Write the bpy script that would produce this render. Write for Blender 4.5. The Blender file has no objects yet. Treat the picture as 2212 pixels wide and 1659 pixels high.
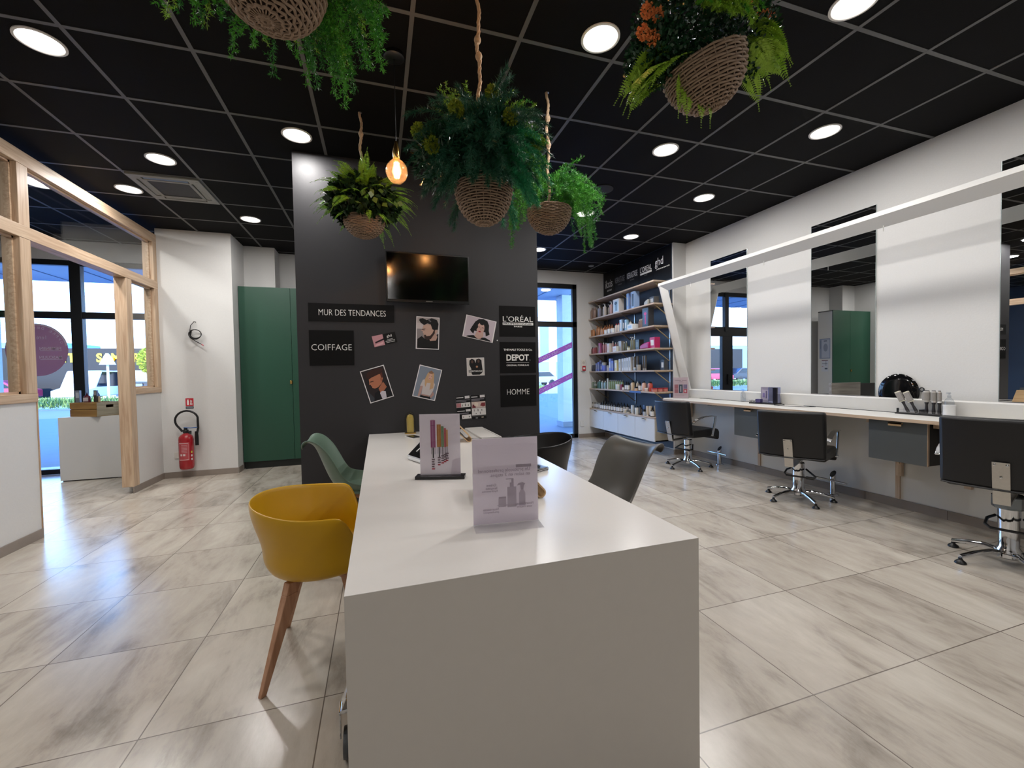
import bpy, bmesh, math, random
import numpy as np
from mathutils import Vector, Matrix
random.seed(7); RNG = np.random.default_rng(11)
PI = math.pi
sc = bpy.context.scene
C = sc.collection

# ------------------------------------------------------------------ camera
IW, IH, FPX = 2212, 1659, 904.965
YAW, PITCH, ROLL = 0.308268, -0.0266814, -0.0172931
EYE = Vector((0, 0, 1.28))
def cam_axes():
    cy, sy, cp, sp = math.cos(YAW), math.sin(YAW), math.cos(PITCH), math.sin(PITCH)
    f = Vector((sy*cp, cy*cp, sp)); r = Vector((cy, -sy, 0)); u = r.cross(f)
    return (r*math.cos(ROLL)+u*math.sin(ROLL), -r*math.sin(ROLL)+u*math.cos(ROLL), f)
CR, CU, CF = cam_axes()
cam = bpy.data.cameras.new('camera'); co = bpy.data.objects.new('camera', cam); C.objects.link(co)
cam.sensor_fit = 'HORIZONTAL'; cam.sensor_width = 36; cam.lens = FPX/IW*36; cam.clip_start = 0.02; cam.clip_end = 400
co.matrix_world = Matrix(((CR.x, CU.x, -CF.x, EYE.x), (CR.y, CU.y, -CF.y, EYE.y), (CR.z, CU.z, -CF.z, EYE.z), (0, 0, 0, 1)))
sc.camera = co
def ray(px, py): return CR*((px-IW/2)/FPX) + CU*(-(py-IH/2)/FPX) + CF
def on_y(px, py, y): d = ray(px, py); return EYE + d*(y/d.y)
def on_x(px, py, x): d = ray(px, py); return EYE + d*(x/d.x)
def on_z(px, py, z): d = ray(px, py); return EYE + d*((z-1.28)/d.z)

# ------------------------------------------------------------------ world, sun, exposure
sc.view_settings.view_transform = 'Standard'; sc.view_settings.look = 'None'
sc.view_settings.exposure = 0.1; sc.view_settings.gamma = 1.0; sc.view_settings.use_curve_mapping = False
w = bpy.data.worlds.new('sky'); sc.world = w; w.use_nodes = True
nt = w.node_tree; nt.nodes.clear()
g = nt.nodes.new('ShaderNodeTexCoord'); sx = nt.nodes.new('ShaderNodeSeparateXYZ'); cr = nt.nodes.new('ShaderNodeValToRGB')
bg = nt.nodes.new('ShaderNodeBackground'); wo = nt.nodes.new('ShaderNodeOutputWorld')
nt.links.new(g.outputs['Generated'], sx.inputs[0]); nt.links.new(sx.outputs['Z'], cr.inputs[0]); nt.links.new(cr.outputs[0], bg.inputs[0]); nt.links.new(bg.outputs[0], wo.inputs[0])
e = cr.color_ramp.elements
e[0].position = 0.0; e[0].color = (0.38, 0.64, 1.08, 1)
e[1].position = 0.75; e[1].color = (0.04, 0.20, 0.85, 1)
k = e.new(0.22); k.color = (0.30, 0.57, 1.05, 1)
bg.inputs[1].default_value = 8.5
sun = bpy.data.lights.new('sun', 'SUN'); so = bpy.data.objects.new('sun', sun); C.objects.link(so)
sun.energy = 8.0; sun.angle = 0.01; sun.color = (1, .95, .86)
so.rotation_euler = (math.radians(70), 0, math.radians(-18))      # from behind the shop, towards the street
cyc = sc.cycles
cyc.use_denoising = True; cyc.max_bounces = 8; cyc.diffuse_bounces = 3; cyc.glossy_bounces = 4; cyc.transmission_bounces = 6; cyc.transparent_max_bounces = 12
cyc.sample_clamp_indirect = 6; cyc.caustics_reflective = False; cyc.caustics_refractive = False

# ------------------------------------------------------------------ materials
def lin(h):
    if isinstance(h, str):
        h = h.lstrip('#'); v = [int(h[i:i+2], 16)/255 for i in (0, 2, 4)]
        return tuple((x/12.92 if x <= .04045 else ((x+.055)/1.055)**2.4) for x in v)
    return tuple(h)
_m = {}
def mat(col='#888888', rough=.5, metal=0, noise=0, scale=30, bump=0, emis=0, coat=0, alpha=1, spec=.5, stretch=(1, 1, 1), trans=0, key=None):
    kk = (col, rough, metal, noise, scale, bump, emis, coat, alpha, spec, stretch, trans)
    if kk in _m: return _m[kk]
    m = bpy.data.materials.new(key or 'mat_%d' % len(_m)); m.use_nodes = True; t = m.node_tree; b = t.nodes['Principled BSDF']
    c = lin(col); b.inputs['Base Color'].default_value = (*c, 1); b.inputs['Roughness'].default_value = rough; b.inputs['Metallic'].default_value = metal
    b.inputs['Specular IOR Level'].default_value = spec; b.inputs['Coat Weight'].default_value = coat; b.inputs['Alpha'].default_value = alpha
    b.inputs['Transmission Weight'].default_value = trans
    if emis: b.inputs['Emission Color'].default_value = (*c, 1); b.inputs['Emission Strength'].default_value = emis
    tc = t.nodes.new('ShaderNodeTexCoord'); mp = t.nodes.new('ShaderNodeMapping'); mp.inputs['Scale'].default_value = stretch
    n = t.nodes.new('ShaderNodeTexNoise'); n.inputs['Scale'].default_value = scale; n.inputs['Detail'].default_value = 3
    t.links.new(tc.outputs['Object'], mp.inputs[0]); t.links.new(mp.outputs[0], n.inputs['Vector'])
    if noise:
        mx = t.nodes.new('ShaderNodeMix'); mx.data_type = 'RGBA'
        mx.inputs['A'].default_value = (*[x*(1-noise) for x in c], 1); mx.inputs['B'].default_value = (*[min(1, x*(1+noise)) for x in c], 1)
        t.links.new(n.outputs['Fac'], mx.inputs['Factor']); t.links.new(mx.outputs['Result'], b.inputs['Base Color'])
    else:
        rr = t.nodes.new('ShaderNodeMapRange'); rr.inputs['To Min'].default_value = max(0, rough-.03); rr.inputs['To Max'].default_value = min(1, rough+.03)
        if rough > .02: t.links.new(n.outputs['Fac'], rr.inputs['Value']); t.links.new(rr.outputs[0], b.inputs['Roughness'])
    if bump:
        bp = t.nodes.new('ShaderNodeBump'); bp.inputs['Strength'].default_value = bump; bp.inputs['Distance'].default_value = .002
        t.links.new(n.outputs['Fac'], bp.inputs['Height']); t.links.new(bp.outputs[0], b.inputs['Normal'])
    _m[kk] = m; return m
def glassmat(name, tint=(1, 1, 1), rough=0.0, f0=1.45):
    m = bpy.data.materials.new(name); m.use_nodes = True; t = m.node_tree; t.nodes.clear()
    o = t.nodes.new('ShaderNodeOutputMaterial'); mx = t.nodes.new('ShaderNodeMixShader'); tr = t.nodes.new('ShaderNodeBsdfTransparent'); gl = t.nodes.new('ShaderNodeBsdfGlossy'); lw = t.nodes.new('ShaderNodeLayerWeight'); pw = t.nodes.new('ShaderNodeMath'); pw.operation = 'POWER'; pw.inputs[1].default_value = 4.5; fr = t.nodes.new('ShaderNodeMath'); fr.operation = 'MULTIPLY_ADD'; fr.inputs[1].default_value = .93; fr.inputs[2].default_value = .045
    lw.inputs['Blend'].default_value = .5; t.links.new(lw.outputs['Facing'], pw.inputs[0]); t.links.new(pw.outputs[0], fr.inputs[0])
    tr.inputs[0].default_value = (*tint, 1); gl.inputs['Roughness'].default_value = rough
    t.links.new(fr.outputs[0], mx.inputs[0]); t.links.new(tr.outputs[0], mx.inputs[1]); t.links.new(gl.outputs[0], mx.inputs[2]); t.links.new(mx.outputs[0], o.inputs[0])
    return m
GLASS = glassmat('pane_glass', (.97, .985, .98)); ACRYL = glassmat('clear_acrylic', (.97, .97, .98)); AMBERG = glassmat('amber_glass', (1.0, .86, .68))
def globe_mat():
    m = glassmat('amber_globe', (1.0, .93, .84)); t = m.node_tree; mx = [n for n in t.nodes if n.type == 'MIX_SHADER'][0]; tr = [n for n in t.nodes if n.type == 'BSDF_TRANSPARENT'][0]
    tl = t.nodes.new('ShaderNodeBsdfTranslucent'); tl.inputs[0].default_value = (1, .80, .62, 1); m2 = t.nodes.new('ShaderNodeMixShader'); m2.inputs[0].default_value = .05
    t.links.new(tr.outputs[0], m2.inputs[1]); t.links.new(tl.outputs[0], m2.inputs[2]); t.links.new(m2.outputs[0], mx.inputs[1]); return m
AMBERG = globe_mat()
BOTG = glassmat('frosted_plastic', (.86, .88, .9), .15)
def woodmat(name, c1, c2, axis, rough=.45, scale=5):
    m = bpy.data.materials.new(name); m.use_nodes = True; t = m.node_tree; b = t.nodes['Principled BSDF']; b.inputs['Roughness'].default_value = rough
    tc = t.nodes.new('ShaderNodeTexCoord'); mp = t.nodes.new('ShaderNodeMapping'); s = [scale*9]*3; s[axis] = scale*.5; mp.inputs['Scale'].default_value = s
    n = t.nodes.new('ShaderNodeTexNoise'); n.inputs['Scale'].default_value = 1; n.inputs['Detail'].default_value = 5; n.inputs['Distortion'].default_value = .6
    r = t.nodes.new('ShaderNodeValToRGB'); r.color_ramp.elements[0].position = .35; r.color_ramp.elements[1].position = .68
    r.color_ramp.elements[0].color = (*lin(c1), 1); r.color_ramp.elements[1].color = (*lin(c2), 1)
    t.links.new(tc.outputs['Object'], mp.inputs[0]); t.links.new(mp.outputs[0], n.inputs['Vector']); t.links.new(n.outputs['Fac'], r.inputs[0]); t.links.new(r.outputs[0], b.inputs['Base Color'])
    return m
PINE = [woodmat('pine_%s' % a, '#b4967a', '#d2b99d', i) for i, a in enumerate('xyz')]
BIRCH = [woodmat('birch_%s' % a, '#b49a80', '#cdb8a2', i) for i, a in enumerate('xyz')]
BEECH = [woodmat('beech_%s' % a, '#a87a5c', '#c29678', i, .5) for i, a in enumerate('xyz')]
BAMBOO = woodmat('bamboo', '#b8946a', '#d2b388', 1, .4)
GREYWOOD = woodmat('grey_wood', '#8d867e', '#b3aba1', 0, .5, 3)
CRATEW = woodmat('crate_wood', '#8f6a35', '#b58d52', 0, .6, 4)
CHROME = mat('#d8dadd', .07, 1, key='chrome'); STEEL = mat('#b9b6b0', .32, 1, noise=.08, scale=60, key='brushed_steel'); BRASS = mat('#c9a45e', .25, 1, key='brass')
WALLW = mat('#d8d7d5', .85, noise=.03, scale=90, bump=.25, key='white_wall_paint', spec=.2)
BLACKW = mat('#29282b', .5, noise=.08, scale=70, bump=.15, key='black_wall_paint', spec=.45)
WHITEP = mat('#dcdad6', .38, noise=.02, scale=50, key='white_laminate')
WHITEM = mat('#d6d4cf', .5, key='white_melamine')
ALU = mat('#16181b', .4, key='anthracite_frame', spec=.4)
BLACKP = mat('#0c0c0d', .35, key='black_plastic'); LEATHER = mat('#0e0e10', .42, bump=.4, scale=350, key='black_leatherette')

# ------------------------------------------------------------------ mesh builder
class M:
    def __init__(s, off=(0, 0, 0)):
        s.v = []; s.f = []; s.m = []; s.off = Vector(off); s.mi = 0; s.T = None
    def pts(s, P):
        n = len(s.v)
        for p in P:
            p = Vector(p)
            if s.T is not None: p = s.T @ p
            s.v.append(tuple(p - s.off))
        return n
    def face(s, idx): s.f.append(tuple(idx)); s.m.append(s.mi)
    def box(s, a, b):
        x0, y0, z0 = [min(a[i], b[i]) for i in range(3)]; x1, y1, z1 = [max(a[i], b[i]) for i in range(3)]
        n = s.pts([(x0, y0, z0), (x1, y0, z0), (x1, y1, z0), (x0, y1, z0), (x0, y0, z1), (x1, y0, z1), (x1, y1, z1), (x0, y1, z1)])
        for q in ((0, 3, 2, 1), (4, 5, 6, 7), (0, 1, 5, 4), (1, 2, 6, 5), (2, 3, 7, 6), (3, 0, 4, 7)): s.face([n+i for i in q])
        return s
    def hexa(s, P):      # eight corners: bottom four, top four
        n = s.pts(P)
        for q in ((0, 3, 2, 1), (4, 5, 6, 7), (0, 1, 5, 4), (1, 2, 6, 5), (2, 3, 7, 6), (3, 0, 4, 7)): s.face([n+i for i in q])
        return s
    def prism(s, poly, d):     # polygon points extruded by vector d
        P = [Vector(p) for p in poly]; d = Vector(d); n = s.pts(P); k = len(P); s.pts([p+d for p in P])
        s.face([n+i for i in range(k-1, -1, -1)]); s.face([n+k+i for i in range(k)])
        for i in range(k): j = (i+1) % k; s.face([n+i, n+j, n+k+j, n+k+i])
        return s
    def poly(s, P): n = s.pts(P); s.face([n+i for i in range(len(P))]); return s
    def lathe(s, prof, c=(0, 0, 0), seg=20, axis='z', cap=True, ex=1, ey=1):
        c = Vector(c); n = len(s.v); P = []
        for r, h in prof:
            for k in range(seg):
                a = 2*PI*k/seg; u, v = r*math.cos(a)*ex, r*math.sin(a)*ey
                P.append(c + (Vector((u, v, h)) if axis == 'z' else Vector((h, u, v)) if axis == 'x' else Vector((v, h, u))))
        s.pts(P); R = len(prof)
        for i in range(R-1):
            for k in range(seg):
                j = (k+1) % seg; s.face([n+i*seg+k, n+i*seg+j, n+(i+1)*seg+j, n+(i+1)*seg+k])
        if cap:
            if prof[0][0] > 1e-5: s.face([n+k for k in range(seg-1, -1, -1)])
            if prof[-1][0] > 1e-5: s.face([n+(R-1)*seg+k for k in range(seg)])
        return s
    def tube(s, path, r, seg=8, closed=False, cap=True):
        P = [Vector(p) for p in path]; N = len(P); n = len(s.v); up = None; out = []
        for i, p in enumerate(P):
            if closed: t = P[(i+1) % N]-P[i-1]
            else: t = P[min(i+1, N-1)]-P[max(i-1, 0)]
            t.normalize()
            if up is None: up = Vector((0, 0, 1)) if abs(t.z) < .9 else Vector((1, 0, 0))
            a = t.cross(up)
            if a.length < 1e-4: a = t.orthogonal()
            a.normalize(); b = a.cross(t); b.normalize(); up = b
            rr = r[i] if isinstance(r, (list, tuple)) else r
            for k in range(seg): q = 2*PI*k/seg; out.append(p+a*(rr*math.cos(q))+b*(rr*math.sin(q)))
        s.pts(out)
        for i in range(N if closed else N-1):
            i2 = (i+1) % N
            for k in range(seg): j = (k+1) % seg; s.face([n+i*seg+k, n+i*seg+j, n+i2*seg+j, n+i2*seg+k])
        if cap and not closed: s.face([n+k for k in range(seg-1, -1, -1)]); s.face([n+(N-1)*seg+k for k in range(seg)])
        return s
    def bar(s, path, w, t, up=(0, 0, 1)):    # flat bar following a path
        P = [Vector(p) for p in path]; n = len(s.v); out = []; N = len(P)
        for i, p in enumerate(P):
            d = (P[min(i+1, N-1)]-P[max(i-1, 0)]).normalized(); a = d.cross(Vector(up)).normalized(); b = a.cross(d).normalized()
            out += [p+a*w/2+b*t/2, p-a*w/2+b*t/2, p-a*w/2-b*t/2, p+a*w/2-b*t/2]
        s.pts(out)
        for i in range(N-1):
            for k in range(4): j = (k+1) % 4; s.face([n+i*4+k, n+i*4+j, n+i*4+4+j, n+i*4+4+k])
        s.face([n+3, n+2, n+1, n]); s.face([n+(N-1)*4+k for k in range(4)])
        return s
    def raw(s, V, F):
        n = len(s.v); s.pts(V)
        for q in F: s.face([n+i for i in q])
        return s
    def build(s, name, mats, parent=None, smooth=False, bevel=0, seg=2, subsurf=0, solid=0):
        me = bpy.data.meshes.new(name); me.from_pydata(s.v, [], s.f)
        mats = mats if isinstance(mats, (list, tuple)) else [mats]
        for m in mats: me.materials.append(m)
        if len(mats) > 1: me.polygons.foreach_set('material_index', s.m)
        me.update()
        bm = bmesh.new(); bm.from_mesh(me); bmesh.ops.recalc_face_normals(bm, faces=bm.faces); bm.to_mesh(me); bm.free()
        if smooth:
            me.polygons.foreach_set('use_smooth', [True]*len(me.polygons))
            try: me.set_sharp_from_angle(angle=math.radians(40))
            except Exception: pass
        o = bpy.data.objects.new(name, me); C.objects.link(o)
        if parent is not None: o.parent = parent
        if solid: q = o.modifiers.new('solid', 'SOLIDIFY'); q.thickness = solid; q.offset = 0
        if bevel: q = o.modifiers.new('bevel', 'BEVEL'); q.width = bevel; q.segments = seg; q.limit_method = 'ANGLE'
        if subsurf: q = o.modifiers.new('sub', 'SUBSURF'); q.levels = subsurf; q.render_levels = subsurf
        return o
def fastmesh(name, V, F4, m, parent, mi=None):    # numpy arrays of quads
    me = bpy.data.meshes.new(name); nv = len(V); nf = len(F4)
    me.vertices.add(nv); me.vertices.foreach_set('co', np.asarray(V, dtype=np.float32).ravel())
    me.loops.add(nf*4); me.loops.foreach_set('vertex_index', np.asarray(F4, dtype=np.int32).ravel())
    me.polygons.add(nf); me.polygons.foreach_set('loop_start', np.arange(0, nf*4, 4, dtype=np.int32))
    for q in (m if isinstance(m, (list, tuple)) else [m]): me.materials.append(q)
    if mi is not None: me.polygons.foreach_set('material_index', np.asarray(mi, dtype=np.int32))
    me.update(calc_edges=True); me.validate()
    o = bpy.data.objects.new(name, me); C.objects.link(o); o.parent = parent
    return o
def tag(o, label=None, cat=None, group=None, kind=None):
    if label: o['label'] = label
    if cat: o['category'] = cat
    if group: o['group'] = group
    if kind: o['kind'] = kind
    return o
def thing(name, label, cat, loc=(0, 0, 0), rz=0, group=None):
    o = bpy.data.objects.new(name, None); C.objects.link(o); o.location = loc; o.rotation_euler = (0, 0, rz); o.empty_display_size = .05
    return tag(o, label, cat, group)
def struct(o, label=None): o['kind'] = 'structure'; tag(o, label); return o
def copy_tree(o, parent=None):
    c = o.copy(); C.objects.link(c); c.parent = parent
    for ch in list(o.children): copy_tree(ch, c)
    return c
_fc = {}
def text_mesh(body, w, h, extr=.0006, bold=0.0, center=True, mirror=False):
    cu = bpy.data.curves.new('t', 'FONT'); cu.body = body; cu.size = 1; cu.extrude = 0; cu.offset = bold; cu.resolution_u = 3
    o = bpy.data.objects.new('t', cu); C.objects.link(o); bpy.context.view_layer.update()
    me = bpy.data.meshes.new_from_object(o.evaluated_get(bpy.context.evaluated_depsgraph_get())); bpy.data.objects.remove(o)
    P = np.empty(len(me.vertices)*3, dtype=np.float32); me.vertices.foreach_get('co', P); P = P.reshape(-1, 3)
    a, b = P.min(0), P.max(0); s = P - (a+b)/2; s[:, 0] *= w/max(1e-6, b[0]-a[0]); s[:, 1] *= h/max(1e-6, b[1]-a[1])
    if mirror: s[:, 0] *= -1
    Q = np.stack([s[:, 0], np.zeros(len(s)), s[:, 1]], 1)      # upright, facing -Y
    me.vertices.foreach_set('co', Q.astype(np.float32).ravel()); me.update()
    return me
def lettering(body, w, h, loc, m, parent, rz=0, ry=0, bold=0, mirror=False, name='lettering'):
    me = text_mesh(body, w, h, bold=bold, mirror=mirror); me.materials.append(m)
    o = bpy.data.objects.new(name, me); C.objects.link(o); o.parent = parent; o.location = loc; o.rotation_euler = (0, ry, rz)
    return o
_tk = {}
def thin(col, f=.5, rough=.5):
    "translucent paper or vinyl"
    if (col, f) in _tk: return _tk[(col, f)]
    m = bpy.data.materials.new('paper_%d' % len(_tk)); m.use_nodes = True; t = m.node_tree; b = t.nodes['Principled BSDF']; o = t.nodes['Material Output']
    b.inputs['Base Color'].default_value = (*lin(col), 1); b.inputs['Roughness'].default_value = rough; tl = t.nodes.new('ShaderNodeBsdfTranslucent'); tl.inputs[0].default_value = (*lin(col), 1)
    mx = t.nodes.new('ShaderNodeMixShader'); n = t.nodes.new('ShaderNodeTexNoise'); n.inputs['Scale'].default_value = 80; rr = t.nodes.new('ShaderNodeMapRange'); rr.inputs['To Min'].default_value = f-.03; rr.inputs['To Max'].default_value = f+.03
    t.links.new(n.outputs['Fac'], rr.inputs['Value']); t.links.new(rr.outputs[0], mx.inputs[0]); t.links.new(b.outputs[0], mx.inputs[1]); t.links.new(tl.outputs[0], mx.inputs[2]); t.links.new(mx.outputs[0], o.inputs[0])
    _tk[(col, f)] = m; return m
def ink(c, r=.55): return mat(c, r, spec=.3)
def flat_art(name, w, h, shapes, parent, loc=(0, 0, 0), th=.002, back='#e8e6e4', rough=.5, paper=False):
    """printed sheet, upright, facing -Y, centred on loc; shapes = [(colour, [(u,v)...])] with u,v in 0..1"""
    g = M(); mats = [thin(back) if paper else ink(back, rough)]; (g.poly([(-w/2, 0, -h/2), (w/2, 0, -h/2), (w/2, 0, h/2), (-w/2, 0, h/2)]) if paper else g.box((-w/2, 0, -h/2), (w/2, th, h/2)))
    for i, (c, pts) in enumerate(shapes):
        mm = thin(c) if paper else ink(c, rough)
        if mm not in mats: mats.append(mm)
        g.mi = mats.index(mm); y = -.00035*(i+1)
        g.poly([((u-.5)*w, y, (v-.5)*h) for u, v in pts])
    o = g.build(name, mats, parent); o.location = loc
    return o
def rect(a, b, c, d): return [(a, b), (c, b), (c, d), (a, d)]
def ell(cx, cy, rx, ry, n=18, a0=0, a1=2*PI): return [(cx+rx*math.cos(a0+(a1-a0)*i/n), cy+ry*math.sin(a0+(a1-a0)*i/n)) for i in range(n+(0 if a1-a0 > 6.2 else 1))]
# ================================================================== THE ROOM
CH = 3.184; XR = 4.469; YF = 7.3; XP = -2.65; YM = 3.964
# floor
def floor_material():
    m = bpy.data.materials.new('stone_effect_floor_tiles'); m.use_nodes = True; t = m.node_tree; b = t.nodes['Principled BSDF']; L = t.links.new
    def N(ty, **k):
        n = t.nodes.new(ty)
        for a, v in k.items(): setattr(n, a, v)
        return n
    def mth(op, a, bb=None, clamp=False):
        n = N('ShaderNodeMath', operation=op); n.use_clamp = clamp
        for i, q in enumerate((a, bb)):
            if q is None: continue
            if isinstance(q, (int, float)): n.inputs[i].default_value = q
            else: L(q, n.inputs[i])
        return n.outputs[0]
    ge = N('ShaderNodeNewGeometry'); s = N('ShaderNodeSeparateXYZ'); L(ge.outputs['Position'], s.inputs[0])
    px, py = .609, .617
    u = mth('DIVIDE', mth('SUBTRACT', s.outputs['X'], -.236), px); v = mth('DIVIDE', mth('SUBTRACT', s.outputs['Y'], 1.178), py)
    fu, fv = mth('FRACT', u), mth('FRACT', v); iu, iv = mth('FLOOR', u), mth('FLOOR', v)
    du = mth('MULTIPLY', mth('SUBTRACT', .5, mth('ABSOLUTE', mth('SUBTRACT', fu, .5))), px); dv = mth('MULTIPLY', mth('SUBTRACT', .5, mth('ABSOLUTE', mth('SUBTRACT', fv, .5))), py)
    dd = mth('MINIMUM', du, dv); grout = mth('LESS_THAN', dd, .0023)
    cb = N('ShaderNodeCombineXYZ'); L(iu, cb.inputs[0]); L(iv, cb.inputs[1]); wn = N('ShaderNodeTexWhiteNoise', noise_dimensions='3D'); L(cb.outputs[0], wn.inputs['Vector'])
    sc_ = N('ShaderNodeVectorMath', operation='SCALE'); L(wn.outputs['Color'], sc_.inputs[0]); sc_.inputs['Scale'].default_value = 17
    ad = N('ShaderNodeVectorMath', operation='ADD'); L(ge.outputs['Position'], ad.inputs[0]); L(sc_.outputs[0], ad.inputs[1])
    mp = N('ShaderNodeMapping'); mp.inputs['Scale'].default_value = (4.2, 1.5, 1); mp.inputs['Rotation'].default_value = (0, 0, .12); L(ad.outputs[0], mp.inputs[0])
    n1 = N('ShaderNodeTexNoise'); n1.inputs['Scale'].default_value = 1.0; n1.inputs['Detail'].default_value = 7; n1.inputs['Roughness'].default_value = .58; n1.inputs['Distortion'].default_value = .9; L(mp.outputs[0], n1.inputs['Vector'])
    mp2 = N('ShaderNodeMapping'); mp2.inputs['Scale'].default_value = (30, 9, 1); L(ad.outputs[0], mp2.inputs[0])
    n2 = N('ShaderNodeTexNoise'); n2.inputs['Detail'].default_value = 6; n2.inputs['Scale'].default_value = 1; n2.inputs['Roughness'].default_value = .7; L(mp2.outputs[0], n2.inputs['Vector'])
    r = N('ShaderNodeValToRGB'); el = r.color_ramp.elements; el[0].position = .30; el[0].color = (*lin('#8a8177'), 1); el[1].position = .68; el[1].color = (*lin('#d0c8bb'), 1); q = el.new(.47); q.color = (*lin('#bcb2a5'), 1)
    mixv = mth('ADD', mth('MULTIPLY', n1.outputs['Fac'], .74), mth('MULTIPLY', n2.outputs['Fac'], .26)); L(mixv, r.inputs[0])
    tv = N('ShaderNodeMix', data_type='RGBA', blend_type='MULTIPLY'); tv.inputs['Factor'].default_value = 1; L(r.outputs[0], tv.inputs['A'])
    tr = N('ShaderNodeMapRange'); tr.inputs['To Min'].default_value = .92; tr.inputs['To Max'].default_value = 1.05; L(wn.outputs['Value'], tr.inputs['Value']); L(tr.outputs[0], tv.inputs['B'])
    gm = N('ShaderNodeMix', data_type='RGBA'); L(grout, gm.inputs['Factor']); L(tv.outputs['Result'], gm.inputs['A']); gm.inputs['B'].default_value = (*lin('#6f655c'), 1)
    L(gm.outputs['Result'], b.inputs['Base Color'])
    rr = N('ShaderNodeMapRange'); rr.inputs['To Min'].default_value = .15; rr.inputs['To Max'].default_value = .30; L(n1.outputs['Fac'], rr.inputs['Value']); L(rr.outputs[0], b.inputs['Roughness'])
    b.inputs['Specular IOR Level'].default_value = .9
    bp = N('ShaderNodeBump'); bp.inputs['Strength'].default_value = .25; bp.inputs['Distance'].default_value = .002; L(mth('SUBTRACT', n2.outputs['Fac'], mth('MULTIPLY', grout, 1.2)), bp.inputs['Height']); L(bp.outputs[0], b.inputs['Normal'])
    return m
g = M(); g.box((-6.0, -4.6, -.1), (4.6, YF+.02, 0)); struct(g.build('floor', floor_material()), 'grey beige stone effect floor tiles of the hair salon')
# ceiling and its grid
CEILM = mat('#070606', .8, noise=.15, scale=200, bump=.3, key='black_ceiling_tile', spec=.15)
g = M(); g.box((-6.2, -4.8, CH), (4.7, YF+.1, CH+.12)); ceil = struct(g.build('ceiling', CEILM), 'black suspended tile ceiling')
g = M(); GX, GY, PXC, PYC = -2.183, 2.9177, .6, .6117
i = -7
while GX+i*PXC < 4.4:
    x = GX+i*PXC
    if x > -6: g.box((x-.012, -4.6, CH-.003), (x+.012, YF, CH+.001))
    i += 1
j = -13
while GY+j*PYC < YF:
    y = GY+j*PYC
    if y > -4.6: g.box((-6.0, y-.012, CH-.0025), (XR, y+.012, CH+.001))
    j += 1
gr = g.build('ceiling_grid', mat('#5a5a59', .5, key='grid_bar', spec=.5)); gr.parent = ceil
# right hand wall with the step where the shelves are
g = M(); g.box((XR, -4.6, 0), (XR+.14, 5.27, CH)); struct(g.build('wall_right', WALLW), 'white mirror wall on the right')
g = M(); g.box((4.24, 5.27, 0), (XR+.14, YF, CH)); struct(g.build('wall_shelving', WALLW), 'thicker white wall end carrying the product shelves')
g = M(); g.box((-6.2, -4.74, 0), (4.7, -4.6, CH)); struct(g.build('wall_behind', WALLW), 'white wall behind the viewer')
# facade
g = M(); t = YF+.22
for a in (((-6.2, YF, 0), (-5.25, t, CH)), ((-5.25, YF, 2.92), (-3.02, t, CH)), ((-3.02, YF, 0), (.75, t, CH)), ((.75, YF, 2.95), (3.66, t, CH)), ((3.66, YF, 0), (4.7, t, CH))): g.box(*a)
struct(g.build('wall_far', WALLW), 'white street side wall with the glazed openings')
g = M(); g.box((XP, 6.45, 0), (-1.82, YF, CH)); struct(g.build('wall_niche', WALLW), 'white wall block behind the fire extinguisher')
g = M(); g.box((-1.82, 7.0, 0), (-1.42, YF, CH)); struct(g.build('wall_pier', WALLW), 'white pier above the green cabinet')
# entrance hall walls on the left
NAVY = mat('#1d2a3a', .6, noise=.05, key='navy_paint')
g = M(); g.box((-6.14, .9, 0), (-6.0, YF, CH)); struct(g.build('wall_entrance', NAVY), 'dark navy wall of the entrance hall')
g = M(); g.box((-6.14, .8, 0), (XP-.1, .92, CH)); struct(g.build('wall_entrance_side', WALLW))
g = M(); g.box((XP-.1, -4.6, 0), (XP, .95, CH)); struct(g.build('wall_left', WALLW), 'white left wall')
# black feature wall
g = M(); g.box((-.65, YM, 0), (1.55, YM+.12, CH)); struct(g.build('wall_center', BLACKW), 'matt black feature wall in the middle of the salon')
# baseboards
BASE = mat('#8e837a', .4, noise=.12, scale=9, key='skirting_tile'); 
def base(name, parts):
    g = M()
    for a, b in parts:
        g.box(a, b)
    return struct(g.build(name, BASE, bevel=.002))
def tilebase(name, x0, y0, x1, y1, nx, ny, h=.075, t=.01):
    g = M(); L = math.hypot(x1-x0, y1-y0); n = max(1, round(L/.61)); d = Vector(((x1-x0)/n, (y1-y0)/n, 0)); u = d.normalized()*.0015
    for k in range(n):
        a = Vector((x0, y0, 0))+d*k+u; b = a+d-u*2; o = Vector((nx, ny, 0))*t
        g.prism([a, b, b+Vector((0, 0, h)), a+Vector((0, 0, h))], o)
    return struct(g.build(name, BASE))
tilebase('baseboard_right', XR, -4.6, XR, 5.27, -1, 0)
tilebase('baseboard_shelving', 4.24, 5.27, 4.24, YF, -1, 0); tilebase('baseboard_return', 4.24, 5.27, XR, 5.27, 0, -1)
tilebase('baseboard_far', 3.66, YF, 4.24, YF, 0, -1); tilebase('baseboard_niche', XP, 6.45, -1.82, 6.45, 0, -1)
tilebase('baseboard_niche_side', -1.82, 6.45, -1.82, 6.64, 1, 0)
tilebase('baseboard_left', XP, 5.74, XP, 6.45, 1, 0); tilebase('baseboard_left_front', XP, .95, XP, 4.41, 1, 0)
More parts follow.
